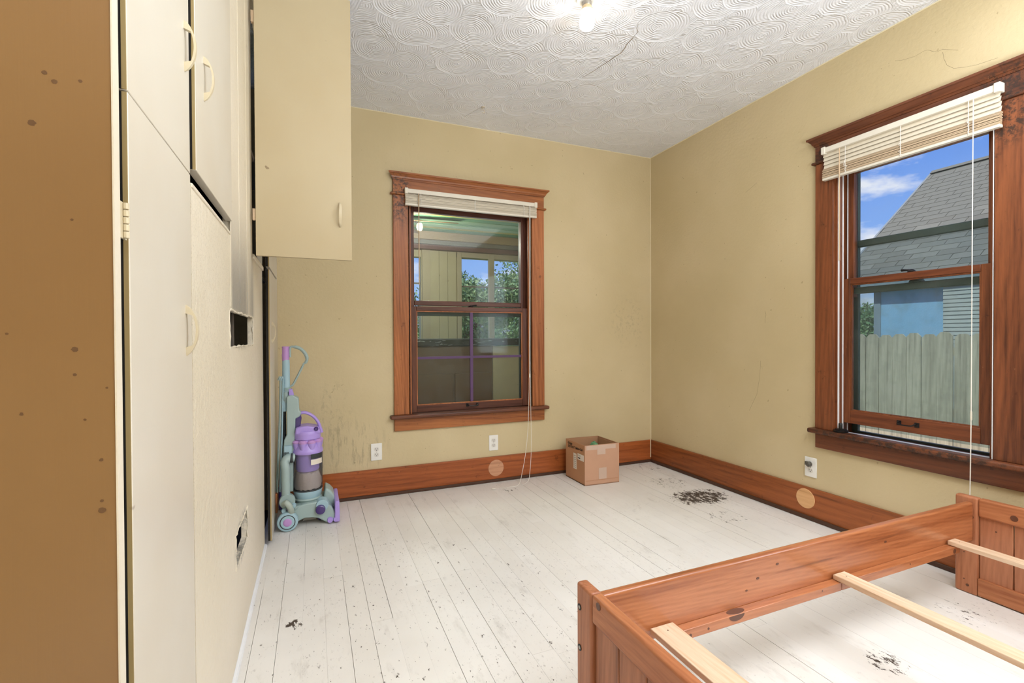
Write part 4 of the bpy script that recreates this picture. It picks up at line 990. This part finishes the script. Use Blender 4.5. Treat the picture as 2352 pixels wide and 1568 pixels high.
# ceiling fan with its lit lamp
fan = thing('ceiling_fan', (.80, 4.72, 2.312), 'ceiling fan with a lit lamp on the green porch ceiling beyond the back window', 'fan')
obj('downrod', lathe([(.05, 2.312), (.05, 2.30), (.016, 2.33), (.016, 2.29)], (.80, 4.72, 0), 'Z', 20), M_black, fan, smooth=True)
obj('motor', lathe([(.05, 2.295), (.085, 2.28), (.085, 2.25), (.05, 2.235)], (.80, 4.72, 0), 'Z', 24), plain('brown_fan_motor', (92, 66, 46), .4), fan, smooth=True)
for a in (-.1, 1.16, 2.41, 3.67, 4.93):
    bm = B(.09, .56, -.055, .055, -.004, .004)
    for v in bm.verts: v.co.z += v.co.y*.25
    bmesh.ops.rotate(bm, verts=bm.verts, matrix=Matrix.Rotation(a, 3, 'Z')); bmesh.ops.translate(bm, verts=bm.verts, vec=(.80, 4.72, 2.27))
    obj('blade', bm, plain('brown_fan_blade', (120, 92, 66), .4), fan, bevel=.003)
obj('fan_lamp', lathe([(.018, 2.235), (.028, 2.22), (.030, 2.195), (.022, 2.17), (.006, 2.162)], (.97, 4.66, 0), 'Z', 20), emit('fan_lamp_glow', (255, 228, 180), 9), fan, smooth=True)
obj('lamp_arm', tube([(.84, 4.70, 2.25), (.92, 4.67, 2.25), (.97, 4.66, 2.235)], .008, 8), M_black, fan)
light('porch_lamp', 'POINT', (.97, 4.5, 2.05), (0, 0, -1), 26, (1, .93, .82)).data.shadow_soft_size = .06
light('porch_daylight', 'AREA', (1.6, YO_-.06, 1.45), (0, -1, -.1), 6, (.9, .95, 1), (2.0, 1.3))
# brown cabinet standing on the porch, its worn dark top at eye height
M_pcab = painted('porch_cabinet_brown', (132, 98, 74), rough=.35, axis='Z', spots=False)
M_ptop = wall_paint('scuffed_dark_top', (58, 62, 62), rough=.8, bump=.2, scuffs=(), dirt=0)
pcab = thing('porch_cabinet', (1.3, 4.5, -.02), 'brown cabinet with a dark scuffed top on the porch beyond the window', 'cabinet')
obj('body', B(.45, 1.60, 4.32, 4.85, -.02, 1.035), M_pcab, pcab, bevel=.01)
obj('top', B(.42, 1.99, 4.29, 4.88, 1.036, 1.105), M_ptop, pcab, bevel=.012)
for x in (.46, .84, 1.22): obj('panel', B(x, x+.36, 4.305, 4.319, .05, .78), M_pcab, pcab, bevel=.004)
bm = bmesh.new()
for k in range(26):
    x = R.uniform(.75, 1.9); z = R.uniform(1.045, 1.098); a = R.uniform(-.3, .3); L_ = R.uniform(.01, .05)
    tube([(x, 4.2895, z), (x+L_*math.cos(a), 4.2895, z+L_*math.sin(a)*.5)], R.uniform(.0008, .0022), 4, bm)
obj('white_scuffs', bm, plain('white_scuff_paint', (196, 204, 208), .6), pcab)['kind'] = 'stuff'
pn = obj('porch_beige_surface', B(1.605, 2.9, 4.33, 4.36, -.02, 1.03), painted('pale_beige_surface', (238, 224, 192), rough=.6)); tag(pn, 'low pale beige partition to the right of the brown porch cabinet', 'surface')  # pale beige upright surface right of the cabinet body

# ------------------------------------------------------------------ yard: ground, fence, neighbour's house, trees
M_grass = plain('dry_grass', (120, 132, 84), .95, bump=.6, bscale=40)
tag(obj('ground', B(-30, 40, YO_+.1, 60, -.8, -.6), M_grass), kind='structure')
tag(obj('ground', B(XR+.15, 40, -20, YO_+.1, -.8, -.6), M_grass), kind='structure')
M_fence = wood('weathered_fence_wood', (206, 194, 170), (160, 148, 128), 'Z', rough=.8, coat=0, ring=12)
fx_ = 6.2
fe = thing('picket_fence', (fx_, 3.2, -.6), 'weathered dog-eared board fence outside the right window', 'fence')
y = .4; pk = None
while y < 7.6:
    wd = .137; zt = 1.135+R.uniform(-.008, .008)
    if pk is None:
        pk = obj('picket', prism([(0, -.6), (wd, -.6), (wd, 1.095), (wd-.035, 1.135), (.035, 1.135), (0, 1.095)], 'X', fx_, fx_+.018), M_fence, fe)
        pk.location = (0, y-3.2+3.2, 0); base = pk
        # vertices carry y from 0..wd in world; shift along Y
        pk.location.y = y
    else:
        c = base.copy(); COL.objects.link(c); c.parent = fe; c.location = (R.uniform(-.003, .003), y, R.uniform(-.012, .008)); c.rotation_euler = (R.uniform(-.004, .004), 0, 0)
    y += wd+.006
for z in (-.35, .25, .9): obj('fence_rail', B(fx_+.019, fx_+.055, .4, 7.6, z, z+.085), M_fence, fe)
def shingles(o_eave, along, up, nrm, rows, length, exposure, wid, m, parent, limit=300, start=0):
    """individual shingle tabs laid in courses from the eave; returns count. first `limit` are objects, rest one joined part"""
    along = Vector(along).normalized(); up = Vector(up).normalized(); nrm = Vector(nrm).normalized(); o_eave = Vector(o_eave)
    rest = bmesh.new(); cnt = 0; protos = []
    def tab(bm, org, w_, th0=.004, th1=.012):
        P = [(0, 0, th0+.006), (w_, 0, th0+.006), (w_, exposure*1.15, th0), (0, exposure*1.15, th0)]
        A = [bm.verts.new(org+along*a+up*b+nrm*c) for a, b, c in P]; C = [bm.verts.new(org+along*a+up*b+nrm*(c-.009)) for a, b, c in P]
        bm.faces.new(A); bm.faces.new(C[::-1])
        for k in range(4): bm.faces.new((A[k], C[k], C[(k+1) % 4], A[(k+1) % 4]))
    L = Vector(parent['_L'])
    me = []
    for q in range(4):
        bm = bmesh.new(); tab(bm, Vector((0, 0, 0)), wid-.012); bmesh.ops.recalc_face_normals(bm, faces=bm.faces)
        ms = bpy.data.meshes.new('shingle'); bm.to_mesh(ms); bm.free(); ms.materials.append(m[q % len(m)]); me.append(ms)
    n = int((length-.22)/wid)
    cells = [(r, k) for r in range(rows) for k in range(n)]
    order = sorted(cells, key=lambda c: ((o_eave+along*(length-(c[1]+.5)*wid)+up*(c[0]*exposure))-Vector((0, 0, 1.12))).length)
    near = set(order[start:start+limit])
    for r, k in cells:
        off = (r % 2)*wid*.5+((r*37) % 5)*.013+.02
        org = o_eave+along*(length-off-(k+1)*wid)+up*(r*exposure)
        if k == 0: tab(rest, o_eave+along*(length-off)+up*(r*exposure), off-.003)
        if (r, k) in near:
            o = bpy.data.objects.new('shingle', me[R.randrange(4)]); COL.objects.link(o); o.parent = parent; o.location = org-L+nrm*R.uniform(0, .003)
        else: tab(rest, org, wid-.012)
    if len(rest.verts):
        o = obj('shingle_courses', rest, m[0], parent); o['kind'] = 'stuff'
M_sh = [plain('grey_shingle_'+n, c, .95, bump=.8, bscale=60) for n, c in (('a', (120, 116, 106)), ('b', (111, 108, 99)), ('c', (129, 124, 113)), ('d', (116, 111, 101)))]
hs = thing('neighbour_house', (9.8, 3, -.6), 'blue house with a steep grey shingled roof beyond the fence', 'house')
Xe, Ze, Xr_, Zr_ = 7.95, 2.03, 10.67, 4.19; Yg, Ye = 5.2, -1.5
obj('roof_deck', prism([(Xe, Ze-.05), (Xr_, Zr_-.05), (13.4, Ze-.05), (13.4, Ze-.12), (Xr_, Zr_-.12), (Xe, Ze-.12)], 'Y', Ye, Yg), M_sh[1], hs)
upv = Vector((Xr_-Xe, 0, Zr_-Ze)); sl = upv.length
nrm = Vector((-(Zr_-Ze), 0, Xr_-Xe)).normalized()
shingles((Xe, Ye, Ze-.05), (0, 1, 0), upv, nrm, int(sl/.145)+0, Yg-Ye, .145, .335, M_sh, hs)
obj('ridge_cap', prism([(Xr_-.08, Zr_-.075), (Xr_, Zr_-.012), (Xr_+.08, Zr_-.075)], 'Y', Ye, Yg), M_sh[0], hs)
obj('rake_board', prism([(Xe, Ze-.03), (Xr_, Zr_-.03), (Xr_, Zr_-.20), (Xe, Ze-.20)], 'Y', Yg-.02, Yg+.015), plain('grey_rake_board', (140, 142, 142), .6), hs)
M_hblue = wall_paint('blue_stucco', (140, 184, 218), rough=.9, bump=.6, dirt=0)
obj('wall', B(8.12, 12.8, Ye+.2, 4.70, -.6, 1.98), M_hblue, hs)
obj('corner_board', B(8.105, 8.12, 4.61, 4.705, -.6, 1.95), plain('grey_corner_board', (134, 146, 156), .7), hs)
obj('eave_fascia', B(Xe, Xe+.03, Ye, Yg, Ze-.2, Ze-.05), plain('grey_fascia', (150, 158, 162), .6), hs)
obj('soffit', B(Xe, 8.12, Ye, Yg-.02, Ze-.21, Ze-.19), plain('pale_soffit', (176, 184, 188), .6), hs)
M_siding = [plain('pale_lap_siding', (176, 176, 168), .7), plain('faded_tan_siding', (178, 160, 142), .7)]
obj('bay_wall', B(8.02, 8.12, .5, 3.76, -.6, 1.85), M_siding[0], hs)
for k in range(17):
    z = .95+k*.055
    for (ya, yb_, m_) in ((3.20, 3.77, M_siding[0]), (2.1, 3.195, M_siding[1])):
        bm = B(8.002, 8.02, ya, yb_, z, z+.0535)
        for v in bm.verts:
            if v.co.z > z+.03 and v.co.x < 8.01: v.co.x += .011
        obj('siding_board', bm, m_, hs)
obj('bay_window', B(7.990, 8.002, 2.62, 2.87, 1.42, 1.80), plain('pale_window_frame', (190, 198, 204), .4), hs)
obj('bay_window_pane', B(7.987, 7.991, 2.65, 2.84, 1.45, 1.78), plain('bluish_pane', (120, 140, 156), .15), hs)

M_leaf = [plain('leaf_green_'+n, c, .8) for n, c in (('a', (112, 142, 96)), ('b', (92, 124, 86)), ('c', (134, 156, 104)))]
M_bark = plain('grey_bark', (96, 86, 74), .9, bump=.8, bscale=30)
def tree(loc, h, rad, cz, label, n, leaf=.11, cluster=9, seed=1, flat=.8):
    rr = random.Random(seed)
    t = thing('leafy_tree', loc, label, 'tree')
    tube_b = tube([(loc[0], loc[1], loc[2]), (loc[0]+.05, loc[1], loc[2]+h*.4), (loc[0]-.05, loc[1], cz)], [.16, .12, .06], 8)
    obj('trunk', tube_b, M_bark, t)
    br = bmesh.new(); cs = []
    for k in range(cluster):
        a = rr.uniform(0, 2*PI); r_ = rad*rr.uniform(.25, .85); z = cz+rr.uniform(-.75, .8)*rad*flat
        c = Vector((loc[0]+r_*math.cos(a), loc[1]+r_*math.sin(a), z)); cs.append((c, rad*rr.uniform(.28, .5)))
        tube([(loc[0], loc[1], cz-rad*.5), ((loc[0]+c.x)/2, (loc[1]+c.y)/2, (cz+z)/2), tuple(c)], [.05, .03, .012], 5, br)
    obj('branches', br, M_bark, t)
    for q in range(3):
        vs = []; fs = []
        for k in range(n//3):
            c, r_ = cs[rr.randrange(len(cs))]
            d = Vector((rr.gauss(0, 1), rr.gauss(0, 1), rr.gauss(0, 1))).normalized()*r_*rr.uniform(.5, 1.05)
            p = c+d; u = Vector((rr.gauss(0, 1), rr.gauss(0, 1), rr.gauss(0, 1))).normalized(); v = u.cross(Vector((rr.gauss(0, 1), rr.gauss(0, 1), rr.gauss(0, 1)))).normalized()
            s_ = leaf*rr.uniform(.6, 1.2); b0 = len(vs)
            vs += [tuple(p-u*s_), tuple(p+v*s_*.45), tuple(p+u*s_), tuple(p-v*s_*.45)]; fs.append((b0, b0+1, b0+2, b0+3))
        me = bpy.data.meshes.new('foliage'); L = Vector(loc)
        me.from_pydata([tuple(Vector(v)-L) for v in vs], [], fs); me.materials.append(M_leaf[q])
        o = bpy.data.objects.new('foliage', me); COL.objects.link(o); o.parent = t; o['kind'] = 'stuff'
tree((3.5, 11.2, -.6), 3, 1.25, 1.5, 'leafy green tree seen through the left porch window pane', 16000, .055, 16, 3)
tree((6.6, 13.6, -.6), 3.4, 1.9, 2.3, 'taller leafy green tree seen through the right porch window pane', 20000, .055, 20, 5)
tree((13.4, 8.3, -.6), 2.5, 1.1, 1.1, 'yellow-green tree beyond the left corner of the blue house', 8000, .05, 10, 9)
tree((-.2+2.3, 14.5, -.6), 1.6, .9, .9, 'low green shrub seen at far left through the porch', 5000, .05, 8, 11)
# far house with a pale railing low behind the porch panes
fh = thing('distant_house', (5.2, 20, -.6), 'distant grey house low behind the porch window panes', 'house')
obj('wall', B(1.5, 10.5, 20, 24, -.6, 1.35), plain('pale_blue_grey_wall', (140, 152, 160), .8), fh)
obj('roof', prism([(19.5, 1.3), (22, 2.5), (24.5, 1.3)], 'X', 1.2, 10.8), plain('slate_roof', (112, 118, 128), .9), fh)
obj('trim_band', B(1.5, 10.5, 19.9, 19.99, .95, 1.10), plain('white_trim_band', (205, 215, 220), .6), fh)
